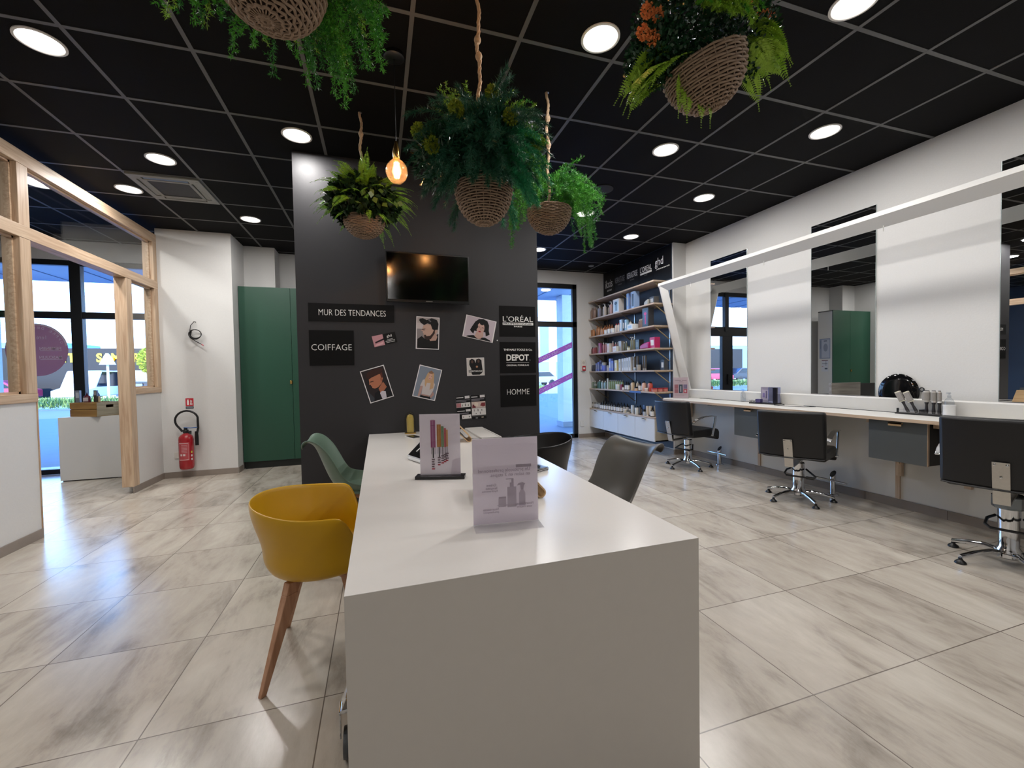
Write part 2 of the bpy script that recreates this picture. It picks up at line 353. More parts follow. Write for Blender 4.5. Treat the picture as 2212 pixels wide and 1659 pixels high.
# ---- glazed timber partition on the left
def lowwall(name, y0, y1, z):
    g = M(); g.box((XP-.09, y0, 0), (XP, y1, z)); struct(g.build(name, WALLW))
lowwall('wall_low_near', .95, 4.405, 1.11); lowwall('wall_low_far', 5.86, 6.45, 1.11)
def frame_bar(parent, a, b, ax, name): g = M(); g.box(a, b); return g.build(name, PINE[ax], parent, bevel=.003)
pt = thing('window_1', 'light timber framed glazed partition on the left with an open doorway', None); pt['kind'] = 'structure'; del_ = None
x0, x1 = XP-.10, XP+.012
frame_bar(pt, (x0, .95, 2.99), (x1, 6.45, 3.10), 1, 'top_rail'); frame_bar(pt, (x0-.002, .95, 2.41), (x1+.002, 6.45, 2.51), 1, 'transom')
frame_bar(pt, (x0, 4.30, 1.18), (x1, 4.41, 2.41), 2, 'post'); frame_bar(pt, (x0, 4.30, 2.51), (x1, 4.41, 2.99), 2, 'post')
frame_bar(pt, (x0-.006, 4.405, 0), (x1-.004, 4.415, 1.11), 2, 'door_lining')
frame_bar(pt, (x0, 6.36, 2.51), (x1, 6.45, 2.99), 2, 'post'); frame_bar(pt, (x0, 6.36, 1.18), (x1, 6.45, 2.41), 2, 'post')
frame_bar(pt, (x0, 5.74, 0.075), (x1, 5.855, 2.41), 2, 'post'); frame_bar(pt, (x0, 5.855, 1.11), (x1, 6.45, 1.18), 1, 'sill'); frame_bar(pt, (x0, .95, 1.11), (x1, 4.415, 1.18), 1, 'sill')
for ya, yb, za, zb in ((4.41, 6.36, 2.51, 2.99), (.95, 4.30, 2.51, 2.99), (.95, 4.30, 1.18, 2.41), (5.855, 6.36, 1.18, 2.41)):
    g = M(); g.box((XP-.048, ya, za), (XP-.040, yb, zb)); g.build('pane', GLASS, pt)
    g = M()                                     # thin timber beads round each pane
    for (c, d) in (((ya, za), (yb, za+.018)), ((ya, zb-.018), (yb, zb)), ((ya, za), (ya+.018, zb)), ((yb-.018, za), (yb, zb))):
        g.box((XP-.062, c[0], c[1]), (XP-.026, d[0], d[1]))
    g.build('glazing_bead', PINE[1], pt)
# ---- street windows and doors
def alu_frame(name, x0, x1, z1, vert, horiz, label, fw=.07, ydepth=.07, skip=()):
    r = bpy.data.objects.new(name, None); C.objects.link(r); r['kind'] = 'structure'; r['label'] = label
    g = M(); ya, yb = YF+.02, YF+.02+ydepth
    g.box((x0, ya, 0), (x0+fw, yb, z1)); g.box((x1-fw, ya, 0), (x1, yb, z1)); g.box((x0, ya, 0), (x1, yb, fw)); g.box((x0, ya, z1-fw), (x1, yb, z1))
    for a, b in horiz: g.box((x0, ya, a), (x1, yb, b))
    for a, b, c, d in vert: g.box((a, ya-.015, c), (b, yb, d))
    g.build('frame', ALU, r, bevel=.004)
    g = M(); g.box((x0+.02, YF+.05, .03), (x1-.02, YF+.056, z1-.03)); g.build('pane', GLASS, r)
    return r
alu_frame('window_2', -5.25, -3.02, 2.92, [(-3.99, -3.865, 0, 2.92)], [(2.13, 2.22)], 'black framed shop window of the entrance hall')
alu_frame('window_3', 2.46, 3.66, 2.95, [], [(2.135, 2.235)], 'tall black framed window to the right of the black wall', fw=.085)
dr = alu_frame('door_1', .75, 2.46, 2.95, [(1.50, 1.78, 0, 2.0), (1.60, 1.70, 2.1, 2.95)], [(2.0, 2.2)], 'black framed double entrance door seen in the far mirror', fw=.09)
g = M(); g.box((1.60, YF-.03, .95), (1.66, YF+.006, 1.17)); g.box((1.44, YF-.065, 1.045), (1.63, YF-.045, 1.065)); g.build('door_handle', BLACKP, dr, bevel=.004)

# ================================================================== LIGHT FITTINGS
LAMPM = mat('#fffaf4', .5, emis=6, key='lit_diffuser'); RINGM = mat('#e6e4e0', .4, key='white_ring'); RINGB = mat('#b5b3b0', .4, key='ring')
def downlight(x, y, label, r=.098, e=13):
    t = thing('downlight', label, 'ceiling light', (x, y, CH), 0, 'round ceiling downlights')
    g = M(); g.lathe([(r+.012, 0), (r+.012, -.006), (r, -.008), (r-.004, -.003)], seg=32, cap=False); g.build('trim_ring', RINGM, t, smooth=True)
    g = M(); g.lathe([(r-.002, -.0035), (0.0001, -.0036)], seg=32, cap=False); g.build('diffuser', LAMPM, t)
    l = bpy.data.lights.new('downlight_glow', 'AREA'); l.shape = 'DISK'; l.size = r*1.9; l.energy = e; l.color = (1, .972, .945)
    o = bpy.data.objects.new('downlight_glow', l); C.objects.link(o); o.parent = t; o.location = (0, 0, -.012)
    return t
for x, y, lb in [(-1.76, 3.08, 'large round downlight at the top left corner of the ceiling'),
                 (-1.75, 4.42, 'round downlight just before the ceiling air vent'),
                 (-2.33, 5.19, 'round downlight between the air vent and the timber partition'),
                 (-1.42, 5.80, 'small round downlight beyond the air vent, above the green cabinet'),
                 (-.567, 3.705, 'round downlight right against the top left corner of the black wall'),
                 (1.256, 2.167, 'bright round downlight between the two right hand baskets'),
                 (2.42, 1.585, 'round downlight cut by the top edge of the frame'),
                 (2.41, 3.085, 'round downlight hanging below the fern basket, second row from the mirrors'),
                 (3.483, 2.495, 'round downlight in the mirror row, nearest of the three'),
                 (3.485, 3.817, 'round downlight in the mirror row, middle of the three'),
                 (3.464, 5.193, 'round downlight in the mirror row, farthest, before the shelves'),
                 (2.42, 4.579, 'round downlight showing through the bright green trailing basket'),
                 (2.42, 6.10, 'small round downlight at the right edge of the black wall'),
                 (-3.07, 5.28, 'round downlight of the entrance hall seen through the upper pane')]:
    downlight(x, y, lb, e=26 if x < -3 else 13)
for x, y in [(-1.76, 1.6), (-1.76, 0.1), (-1.76, -1.6), (3.48, 1.1), (3.48, -.4), (2.42, .1), (2.42, -1.6), (.2, -1.2), (.2, -3), (3.48, -2.2), (-4.4, 3.2)]:  # unseen downlights added for light from the back and in the entrance
    downlight(x, y, 'added round downlight out of frame, for fill light', e=8 if x > -4 else 30)
# ceiling cassette
GR = mat('#85857f', .5, key='vent_grey'); GD = mat('#0a0a0a', .6, key='vent_dark')
xa, ya = GX+.012, GY+3*PYC+.012; xb, yb = xa+.576, ya+.588
t = thing('ceiling_vent', 'square grey air conditioning cassette set in the black ceiling', 'air vent', ((xa+xb)/2, (ya+yb)/2, CH))
g = M(t.location)
z0, z1 = CH-.02, CH-.001
def ring(g, x0, y0, x1, y1, w, z0, z1):
    g.box((x0, y0, z0), (x1, y0+w, z1)); g.box((x0, y1-w, z0), (x1, y1, z1)); g.box((x0, y0+w, z0), (x0+w, y1-w, z1)); g.box((x1-w, y0+w, z0), (x1, y1-w, z1))
ring(g, xa, ya, xb, yb, .045, z0, z1); ring(g, xa+.09, ya+.09, xb-.09, yb-.09, .03, z0, z1)
for sx_, sy_ in ((xa+.04, ya+.04), (xb-.10, ya+.04), (xa+.04, yb-.10), (xb-.10, yb-.10)): g.box((sx_, sy_, z0), (sx_+.06, sy_+.06, z1))
g.build('frame', GR, t, bevel=.003)
g = M(t.location); g.box((xa+.12, ya+.12, z0+.006), (xb-.12, yb-.12, z1)); g.build('grille', GD, t)
for k, (a, b) in enumerate((((xa+.11, ya+.05), (xb-.11, ya+.085)), ((xa+.11, yb-.085), (xb-.11, yb-.05)), ((xa+.05, ya+.11), (xa+.085, yb-.11)), ((xb-.085, ya+.11), (xb-.05, yb-.11)))):
    g = M(t.location); g.hexa([(a[0], a[1], z0+.012), (b[0], a[1], z0+.012), (b[0], b[1], z0+.003), (a[0], b[1], z0+.003), (a[0], a[1], z0+.016), (b[0], a[1], z0+.016), (b[0], b[1], z0+.007), (a[0], b[1], z0+.007)]); g.build('louvre', GR if k else mat('#6b7f9e', .4), t)
t = thing('ceiling_speaker', 'round black speaker grille in the ceiling, right of the bright green basket', 'speaker', (2.277, 3.93, CH))
g = M(); g.lathe([(.115, 0), (.115, -.008), (.10, -.011), (.0001, -.012)], seg=32, cap=False); g.build('grille', mat('#101011', .6, key='grille'), t, smooth=True)
t = thing('ceiling_disc', 'small dark round fixing in the ceiling near the shelf wall', 'ceiling fixture', (*on_z(1277, 574, CH).xy, CH)); g = M(); g.lathe([(.05, 0), (.045, -.015), (.0001, -.018)], seg=20, cap=False); g.build('cover', GR, t)
# pendant bulb
def pendant(BX, BY, BZ, lb_):
    t = thing('pendant_bulb', lb_, 'pendant lamp', (BX, BY, 2.525+BZ), 0, 'filament pendant bulbs')
    g = M((BX, BY, 2.525)); g.lathe([(.0, 2.455), (.03, 2.461), (.051, 2.48), (.062, 2.505), (.065, 2.525), (.060, 2.55), (.046, 2.574), (.026, 2.59), (.018, 2.597), (.018, 2.604)], (BX, BY, 0), 28, cap=False); g.build('globe', AMBERG, t, smooth=True)
    g = M((BX, BY, 2.525))
    for k in range(8): a = 2*PI*k/8; g.tube([(BX+.014*math.cos(a), BY+.014*math.sin(a), 2.49), (BX+.014*math.cos(a+.4), BY+.014*math.sin(a+.4), 2.575)], .0028, 6)
    g.build('filament', mat('#ffb35a', .5, emis=60, key='filament'), t)
    g = M((BX, BY, 2.525)); g.lathe([(.019, 2.598), (.021, 2.605), (.021, 2.64), (.017, 2.665), (.009, 2.695), (.004, 2.705)], (BX, BY, 0), 20); g.build('lamp_holder', BRASS, t, smooth=True)
    g = M((BX, BY, 2.525)); g.tube([(BX, BY, 2.70), (BX, BY, CH-.02-BZ)], .0025, 6); g.build('cord', BLACKP, t)
    g = M((BX, BY, 2.525)); g.lathe([(.06, CH-BZ), (.06, CH-.02-BZ), (.05, CH-.026-BZ), (.0001, CH-.026-BZ)], (BX, BY, 0), 24, cap=False); g.build('ceiling_rose', BLACKP, t, smooth=True)
    l = bpy.data.lights.new('bulb_glow', 'POINT'); l.energy = 3.5; l.color = (1, .58, .25); l.shadow_soft_size = .03
    o = bpy.data.objects.new('bulb_glow', l); C.objects.link(o); o.parent = t; o.location = (0, 0, 0)
pendant(.135, 2.627, -.028, 'glowing filament globe bulb on a thin cord, between the baskets'); pendant(.69, 1.52, .42, 'glowing filament globe bulb above the frame, mirrored in the television')
# ================================================================== MIRROR WALL
MIRM = mat('#eef0f0', 0.0, 1, key='mirror_silver')
for k, (a, b, lb) in enumerate([(4.165, 4.77, 'tall frameless mirror nearest the shelves, reflecting the entrance doors'),
                                (2.725, 3.338, 'tall frameless mirror reflecting the green cabinet'),
                                (1.285, 1.895, 'tall frameless mirror cut by the right edge of the frame'),
                                (-.155, .455, 'tall frameless mirror beyond the right edge of the frame')]):
    t = thing('wall_mirror', lb, 'mirror', (XR, (a+b)/2, 1.9), 0, 'tall wall mirrors')
    g = M(t.location); g.box((XR-.006, a, 1.0), (XR-.001, b, 2.79)); g.build('mirror_glass', MIRM, t)
    g = M(t.location); g.box((XR-.0075, a-.004, 1.0), (XR-.0005, a, 2.79)); g.box((XR-.0075, b, 1.0), (XR-.0005, b+.004, 2.79)); g.build('polished_edge', mat('#c9d4d4', .15, .5), t)
# splayed white light canopy in front of the mirrors
WB = mat('#dedcd8', .5, noise=.02, key='white_board')
t = thing('mirror_canopy', 'long white board frame leaning out over the mirrors', 'wall frame', (4.2, 2.4, .868))
PH = math.atan((4.40-3.94)/1.692); LC = 1.692/math.cos(PH); cu_, cn_ = (-math.sin(PH), math.cos(PH)), (-math.cos(PH), -math.sin(PH))
def cpt(s, n, y): return (4.44+cu_[0]*s+cn_[0]*n, y, .868+cu_[1]*s+cn_[1]*n)
ya_, yb_, bw, tk = -1.5, 5.25, .135, .040
g = M(t.location); g.prism([cpt(s, n, ya_) for s, n in ((LC-bw, 0), (LC-bw, .006), (LC-.036, tk), (LC, .026), (LC, 0))], (0, yb_-ya_, 0)); g.build('top_board', mat('#cfcecb', .6, key='white_board_edge'), t)
g = M(t.location); P_ = [(yb_-.15, 0), (yb_-.15, .006), (yb_-.036, tk-.0005), (yb_, .026), (yb_, 0)]
a_ = [cpt(.0125, n, y) for y, n in P_]; b_ = [cpt(LC-bw, n, y) for y, n in P_[:2]]+[cpt(LC-.036, tk-.0005, yb_-.036), cpt(LC-.001, .026, yb_), cpt(LC-.001, 0, yb_)]
n_ = g.pts(a_+b_); g.face([n_+i for i in range(5)]); g.face([n_+9-i for i in range(5)])
for i in range(5): g.face([n_+i, n_+(i+1) % 5, n_+5+(i+1) % 5, n_+5+i])
g.build('leg_board', WB, t)
g = M(t.location); g.prism([cpt(s, n, ya_) for s, n in ((.002, 0), (.0125, tk), (.135, tk), (.135, 0))], (0, yb_-.15-ya_, 0)); g.build('base_board', WB, t, bevel=.002)
zt, tk = 2.43, .0
for y in (4.62, 2.38, 3.5, 1.2): g = M(t.location); g.tube([(3.985, y, 2.44), (3.985, y, 2.39)], .003, 6); g.build('hook', STEEL, t)
# worktop
t = thing('worktop', 'long shallow light worktop with a timber edge under the mirrors', 'counter', (4.2, 2, .868))
g = M(t.location); g.prism([(3.91, -1.5, .842), (4.465, -1.5, .842), (4.465, 5.265, .842), (4.06, 5.265, .842), (3.91, 5.10, .842)], (0, 0, .025)); g.build('top', WHITEM, t)
g = M(t.location); g.prism([(3.908, -1.5, .8415), (3.909, -1.5, .8415), (3.909, 5.10, .8415), (4.06, 5.271, .8415), (4.058, 5.272, .8415), (3.908, 5.101, .8415)], (0, 0, .0262)); g.build('timber_edge', BIRCH[1], t)
for y, bl in ((5.13, 'small light wooden bracket under the far end of the worktop'), (3.93, 'light wooden bracket beside the drawer unit behind the middle chair'), (2.50, 'light wooden bracket left of the drawer unit in full view'), (2.04, 'light wooden bracket beside the raised styling chair'), (1.10, 'light wooden bracket beyond the right edge of the frame')):
    t = thing('worktop_bracket', bl, 'bracket', (4.43, y, .58), 0, 'wooden worktop brackets'); b_ = M(t.location); b_.box((4.405, y-.02, (.58 if y > 5 else .30)), (4.439, y+.02, .84)); b_.box((4.02, y-.02, .80), (4.40, y+.02, .8412))
    x_a, z_a = (4.13, .80), (4.405, .62 if y > 5 else .42)
    b_.hexa([(x_a[0], y-.012, x_a[1]), (x_a[0]+.05, y-.012, x_a[1]), (x_a[0]+.05, y+.012, x_a[1]), (x_a[0], y+.012, x_a[1]), (z_a[0]-.03, y-.012, z_a[1]-.03), (z_a[0], y-.012, z_a[1]+.03), (z_a[0], y+.012, z_a[1]+.03), (z_a[0]-.03, y+.012, z_a[1]-.03)]) if False else b_.bar([(4.10, y, .812), (4.42, y, z_a[1]-.02)], .022, .022)
    b_.build('arm', BIRCH[2], t)
# lining panels with timber battens under the worktop
t = thing('lining_panel', 'white wall lining below the worktop with light timber battens', 'wall panel', (4.45, 3, .4))
for a, b in ((3.99, 5.1), (2.545, 3.955), (1.1, 2.51)):
    g = M(t.location); g.box((4.455, a, .085), (4.468, b, .80)); g.build('panel', WHITEM, t)
for y in (3.972, 2.527, 1.083):
    g = M(t.location); g.box((4.44, y-.017, .085), (4.468, y+.017, .80)); g.build('batten', BIRCH[2], t)
# drawer units
DG = mat('#4b4f50', .5, noise=.03, key='slate_grey_board')
def drawer_unit(y0, y1, lb):
    t = thing('drawer_unit', lb, 'drawer', (4.15, (y0+y1)/2, .51), 0, 'grey drawer units under the worktop')
    g = M(t.location); z0, z1 = .51, .841
    g.box((3.99, y0, z0), (4.43, y0+.018, z1)); g.box((3.99, y1-.018, z0), (4.43, y1, z1)); g.box((3.99, y0+.018, z0), (4.43, y1-.018, z0+.018)); g.box((4.41, y0+.018, z0+.018), (4.43, y1-.018, z1)); g.build('carcass', mat('#17181b', .5, key='black_board'), t)
    g = M(t.location); g.box((3.968, y0+.004, z0-.002), (3.989, y1-.003, .834)); f = g.build('drawer_front', DG, t, bevel=.0015)
    g = M(t.location); g.box((3.9675, y0, z0-.003), (3.9895, y0+.003, .835)); g.build('edge_strip', BIRCH[2], t)
    g = M(t.location); g.box((3.944, (y0+y1)/2-.045, .815), (3.968, (y0+y1)/2+.045, .826)); g.box((3.944, (y0+y1)/2-.045, .80), (3.948, (y0+y1)/2+.045, .826)); h = g.build('handle', mat('#d6b488', .4, .2, key='tan_pull'), f)
drawer_unit(3.48, 3.888, 'slate grey drawer unit behind the middle styling chair, brass pull'); drawer_unit(2.066, 2.472, 'slate grey drawer unit in full view between two styling chairs, brass pull')
drawer_unit(.63, 1.04, 'slate grey drawer unit beyond the right edge of the frame')

# ================================================================== STYLING CHAIRS
def rbox(g, x0, x1, y0, y1, z0, z1): g.box((x0, y0, z0), (x1, y1, z1))
def styling_chair(x, y, rz, dz, legrot, lb):
    t = thing('styling_chair', lb, 'chair', (x, y, 0), rz, 'black styling chairs at the mirrors')
    W = .27; s = .42+dz
    g = M(); n = 8; P = []       # seat cushion with a dropped front edge
    pro = [(-.20, s+.005), (-.20, s+.095), (.20, s+.105), (.265, s+.09), (.285, s+.05), (.28, s-.035), (.25, s-.05), (.235, s-.02), (.20, s+.0)]
    g.prism([(a, -W+.015, b) for a, b in pro], (0, 2*W-.03, 0)); g.build('seat', LEATHER, t, bevel=.018, seg=3, smooth=True)
    g = M(); z0, z1 = s+.035, .885+dz; ny = 8     # padded back, gently curved in plan
    V = []; F = []
    def xb(yy, z): return -.275 - .055*(1-(yy/W)**2) - .05*(z-z0)/(z1-z0)
    nz = 4
    for side, off in ((0, 0), (1, .075)):
        for i in range(ny+1):
            for k in range(nz+1):
                yy = -W+2*W*i/ny; z = z0+(z1-z0)*k/nz; V.append((xb(yy, z)+off, yy, z))
    NN = (ny+1)*(nz+1); idx = lambda sd, i, k: sd*NN+i*(nz+1)+k
    for i in range(ny):
        for k in range(nz): F.append((idx(0, i, k), idx(0, i, k+1), idx(0, i+1, k+1), idx(0, i+1, k))); F.append((idx(1, i, k), idx(1, i+1, k), idx(1, i+1, k+1), idx(1, i, k+1)))
        F.append((idx(0, i, 0), idx(0, i+1, 0), idx(1, i+1, 0), idx(1, i, 0))); F.append((idx(0, i, nz), idx(1, i, nz), idx(1, i+1, nz), idx(0, i+1, nz)))
    for k in range(nz): F.append((idx(0, 0, k), idx(1, 0, k), idx(1, 0, k+1), idx(0, 0, k+1))); F.append((idx(0, ny, k), idx(0, ny, k+1), idx(1, ny, k+1), idx(1, ny, k)))
    g.raw(V, F); bk = g.build('backrest', LEATHER, t, bevel=.02, seg=3, smooth=True)
    g = M(); g.tube([(xb(W*(1-2*i/12), z0+.012)-.003, W*(1-2*i/12)*.97, z0+.004) for i in range(13)], .006, 6); g.build('piping', LEATHER, bk, smooth=True)
    g = M(); xx = xb(0, z0+.05)-.012; g.hexa([(xx+.035, -.036, s-.05), (xx+.041, -.036, s-.05), (xx+.041, .036, s-.05), (xx+.035, .036, s-.05), (xx-.022, -.036, s+.21), (xx-.016, -.036, s+.21), (xx-.016, .036, s+.21), (xx-.022, .036, s+.21)])
    pl = g.build('back_plate', STEEL, t, bevel=.002)
    for (yy, zz) in ((-.025, s+.195), (.025, s+.195), (.0, s+.12)):
        g = M(); g.lathe([(.0075, -.003), (.0065, -.007), (.0001, -.009)], (xx+.035-.057*(zz-s+.05)/.26, yy, zz), 12, 'x', cap=False); g.build('screw', CHROME, pl, smooth=True)
    g = M(); g.bar([(xx+.04, 0, s-.047), (.05, 0, s-.03)], .07, .012, up=(0, 0, 1)); g.build('back_bracket', STEEL, t)
    for sd in (-1, 1):
        g = M(); yy = sd*(W+.012)
        path = [(-.235, yy*.99, s+.20), (-.17, yy, s+.235), (-.05, yy, s+.265), (.09, yy, s+.272), (.175, yy, s+.262)]
        g.bar(path, .042, .011); g.bar([(.175, yy, s+.266), (.165, yy, s+.20), (.135, yy, s+.10), (.11, yy, s+.02)], .034, .014, up=(0, 1, 0)) ; g.lathe([(.013, -.012), (.013, .012)], (.112, yy, s+.025), 14, 'y')
        g.build('armrest', CHROME, t, bevel=.003, smooth=True)
    g = M(); g.lathe([(.021, .30), (.021, s+.01)], seg=20); g.lathe([(.07, s-.012), (.07, s+.004)], seg=4); g.build('piston', CHROME, t, smooth=True)
    g = M(); top = .36; g.lathe([(.062, .075), (.058, .10), (.046, .12), (.048, .24), (.052, top), (.046, top+.006), (.022, top+.008)], seg=28); g.build('hydraulic_column', CHROME, t, smooth=True)
    g = M(); g.tube([(.02, -.06, .30), (-.03, -.10, .285), (-.10, -.16, .262), (-.16, -.16, .258), (-.165, .06, .258), (-.10, .09, .262), (-.03, .09, .285), (.02, .06, .30)], .0085, 8); g.lathe([(.014, -.03), (.014, .03)], (-.163, -.13, .258), 10, 'y'); g.build('pump_lever', BLACKP, t, smooth=True)
    if dz > .03:
        g = M(); g.lathe([(.075, .365), (.078, .375), (.078, .44), (.070, .45), (.022, .45)], seg=8); g.build('column_cover', mat('#7f868a', .25, .6, key='grey_cover'), t)
    g = M(); g.lathe([(.05, .045), (.066, .055), (.066, .078), (.05, .088)], seg=28); hub = g.build('base_hub', CHROME, t, smooth=True)
    for k in range(5):
        a = legrot+2*PI*k/5; c_, s_ = math.cos(a), math.sin(a)
        g = M(); path = [(c_*r, s_*r, z) for r, z in ((.03, .072), (.11, .082), (.20, .068), (.285, .045))]
        g.tube(path, [.020, .019, .0165, .0155], 10); lg = g.build('leg', CHROME, t, smooth=True)
        g = M(); g.lathe([(.024, 0), (.030, .004), (.026, .014), (.012, .026), (.010, .04)], (c_*.282, s_*.282, 0), 14); g.build('foot', BLACKP, lg, smooth=True)
    return t
styling_chair(3.87, 4.545, math.radians(8), 0, .62, 'black styling chair farthest along, turned slightly, beside the shelves')
styling_chair(3.87, 3.02, math.radians(25), 0, 2.6, 'black styling chair in the middle, seen squarely from behind')
styling_chair(3.81, 1.565, math.radians(17), .075, 2.45, 'black styling chair raised high, cut by the right edge of the frame')
# footrests
def footrest(x, y, lb):
    t = thing('footrest', lb, 'footrest', (x, y, 0), 0, 'chrome footrests')
    g = M(); g.hexa([(-.0, 0, 0)]*8) if False else None
    n = 20; V = []; 
    for zf in (0, 1):
        for k in range(n):
            a = 2*PI*k/n; xx, yy = .026*math.cos(a), .026*math.sin(a); V.append((xx, yy, .012 if not zf else .215 + xx*1.15))
    g.raw(V, [(k, (k+1) % n, n+(k+1) % n, n+k) for k in range(n)]); g.build('post', CHROME, t, smooth=True)
    g = M(); g.raw([V[n+k] for k in range(n)], [list(range(n))]); g.build('end_cap', BLACKP, t)
    g = M(); g.lathe([(.048, 0), (.048, .006), (.042, .012), (.026, .014)], seg=28); g.build('base_flange', CHROME, t, smooth=True)
    g = M(); g.tube([(-.045, -.16, .155), (-.03, 0, .155), (-.045, .16, .155)], .010, 12); g.build('foot_bar', CHROME, t, smooth=True)
footrest(4.345, 4.50, 'chrome floor footrest beside the farthest styling chair'); footrest(4.31, 3.00, 'chrome floor footrest beside the middle styling chair')

# ================================================================== ON THE WORKTOP
ZC = .8675
# pink price sign by the canopy foot
t = thing('sign_holder', 'pink price leaflet standing in a clear holder at the worktop end', 'sign', (4.20, 5.075, ZC), math.radians(-38))
flat_art('leaflet', .205, .30, [('#f0dde2', rect(0, 0, 1, 1)), ('#9a8088', rect(.12, .85, .52, .865)), ('#9a8088', rect(.58, .85, .88, .865)), ('#a58a92', rect(.38, .79, .64, .80)), ('#b58f98', rect(.3, .75, .7, .755)),
    ('#c98a92', rect(.08, .45, .33, .66)), ('#c98a92', rect(.08, .24, .33, .43)), ('#56687c', rect(.37, .24, .63, .66)), ('#9a8fb0', rect(.67, .45, .92, .66)), ('#cf5a6c', rect(.67, .24, .92, .43)), ('#e8e2e6', rect(.47, .3, .53, .58)), ('#f5eef0', rect(.74, .29, .86, .39)),
    ('#b89aa2', rect(.1, .19, .9, .195)), ('#b89aa2', rect(.1, .15, .86, .155)), ('#b89aa2', rect(.1, .11, .7, .115))], t, (0, 0, .152), paper=True)
g = M(); g.box((-.107, -.005, .001), (.107, -.003, .305)); g.box((-.107, .004, .001), (.107, .006, .305)); g.box((-.107, -.04, 0), (.107, .006, .002)); g.build('acrylic_stand', ACRYL, t)
# display tray with the new products
t = thing('product_display', 'black tray with purple hair product box, mirror back and NEW lettering', 'display', (4.30, 3.765, ZC), math.radians(-90+10))
g = M(); g.box((-.15, -.07, 0), (.15, .07, .012)); g.build('tray', BLACKP, t, bevel=.002)
flat_art('printed_card', .115, .175, [('#8a8494', rect(0, 0, 1, 1)), ('#a79fb0', rect(.1, .1, .9, .9)), ('#6c6580', rect(.15, .84, .85, .88)), ('#5c5472', rect(.5, .25, .62, .75)), ('#7c6f9c', rect(.18, .3, .4, .6)), ('#c9c2d2', rect(.7, .2, .86, .45))], t, (-.02, .05, .105))
g = M(); g.box((.035, .0, .012), (.145, .06, .195)); g.build('mirror_box', mat('#9ba0c4', .12, .75, noise=.5, scale=18, key='purple_foil'), t, bevel=.004)
g = M(); g.box((.10, -.02, .012), (.147, .0, .19)); g.build('dark_pack', mat('#1c1d2a', .15, .3), t, bevel=.003)
g = M(); g.box((-.085, -.05, .012), (-.025, .0, .055)); g.build('purple_jar_box', mat('#4b4470', .3), t, bevel=.003)
lettering('NEW', .07, .028, (-.11, -.062, .028), BLACKP, t, bold=.02)
# clear spray bottles
def pump_bottle(x, y, h, lb, r=.028, rz=0, full='#d7dadd'):
    t = thing('spray_bottle', lb, 'bottle', (x, y, ZC), rz)
    g = M(); g.lathe([(r*.9, 0), (r, .006), (r, h*.62), (r*.75, h*.72), (.011, h*.78), (.011, h*.82)], seg=20); g.build('bottle', BOTG, t, smooth=True)
    g = M(); g.lathe([(.012, h*.80), (.012, h*.87), (.006, h*.89), (.005, h*.97)], seg=14); g.box((-.028, -.005, h*.93), (.012, .005, h)); g.build('spray_head', BOTG, t, bevel=.001)
    return t
pump_bottle(4.36, 4.13, .16, 'small clear spray bottle below the mirror nearest the shelves')
t = pump_bottle(4.29, 2.10, .20, 'clear pump bottle right of the brush rack', .03)
g = M(); g.lathe([(.036, 0), (.036, .085), (.038, .09), (.038, .10)], seg=22); g.build('white_jar_base', mat('#d9d9da', .3), t, smooth=True)
t = thing('black_cable', 'thin black cable lying along the worktop in front of the mirrors', 'cable', (4.3, 3, ZC))
g = M(t.location); g.tube([(4.38, 4.9, ZC+.003), (4.37, 4.2, ZC+.003), (4.385, 3.95, ZC+.003)], .003, 6); g.tube([(4.38, 3.6, ZC+.003), (4.30, 3.52, ZC+.003), (4.20, 3.56, ZC+.003), (4.18, 3.44, ZC+.003), (4.24, 3.25, ZC+.003), (4.34, 3.2, ZC+.003), (4.37, 3.35, ZC+.003), (4.38, 3.0, ZC+.003), (4.37, 2.6, ZC+.003), (4.36, 2.48, ZC+.003)], .003, 6); g.build('cable', BLACKP, t, smooth=True)
for y in (4.25, 2.95):
    t = thing('cable_holder', 'small chrome cable ring under the worktop near the farthest chair' if y > 4 else 'small chrome cable ring under the worktop right of the middle chair', 'hook', (4.0, y, .84)); g = M()
    for k in range(4): g.tube([(.0+.018*math.cos(a), -.06+k*.04+.018*math.sin(a), -.018) for a in [2*PI*i/10 for i in range(10)]], .003, 6, closed=True); g.tube([(0, -.06+k*.04, -.018), (0, -.06+k*.04, 0)], .002, 5)
    g.build('rings', CHROME, t)
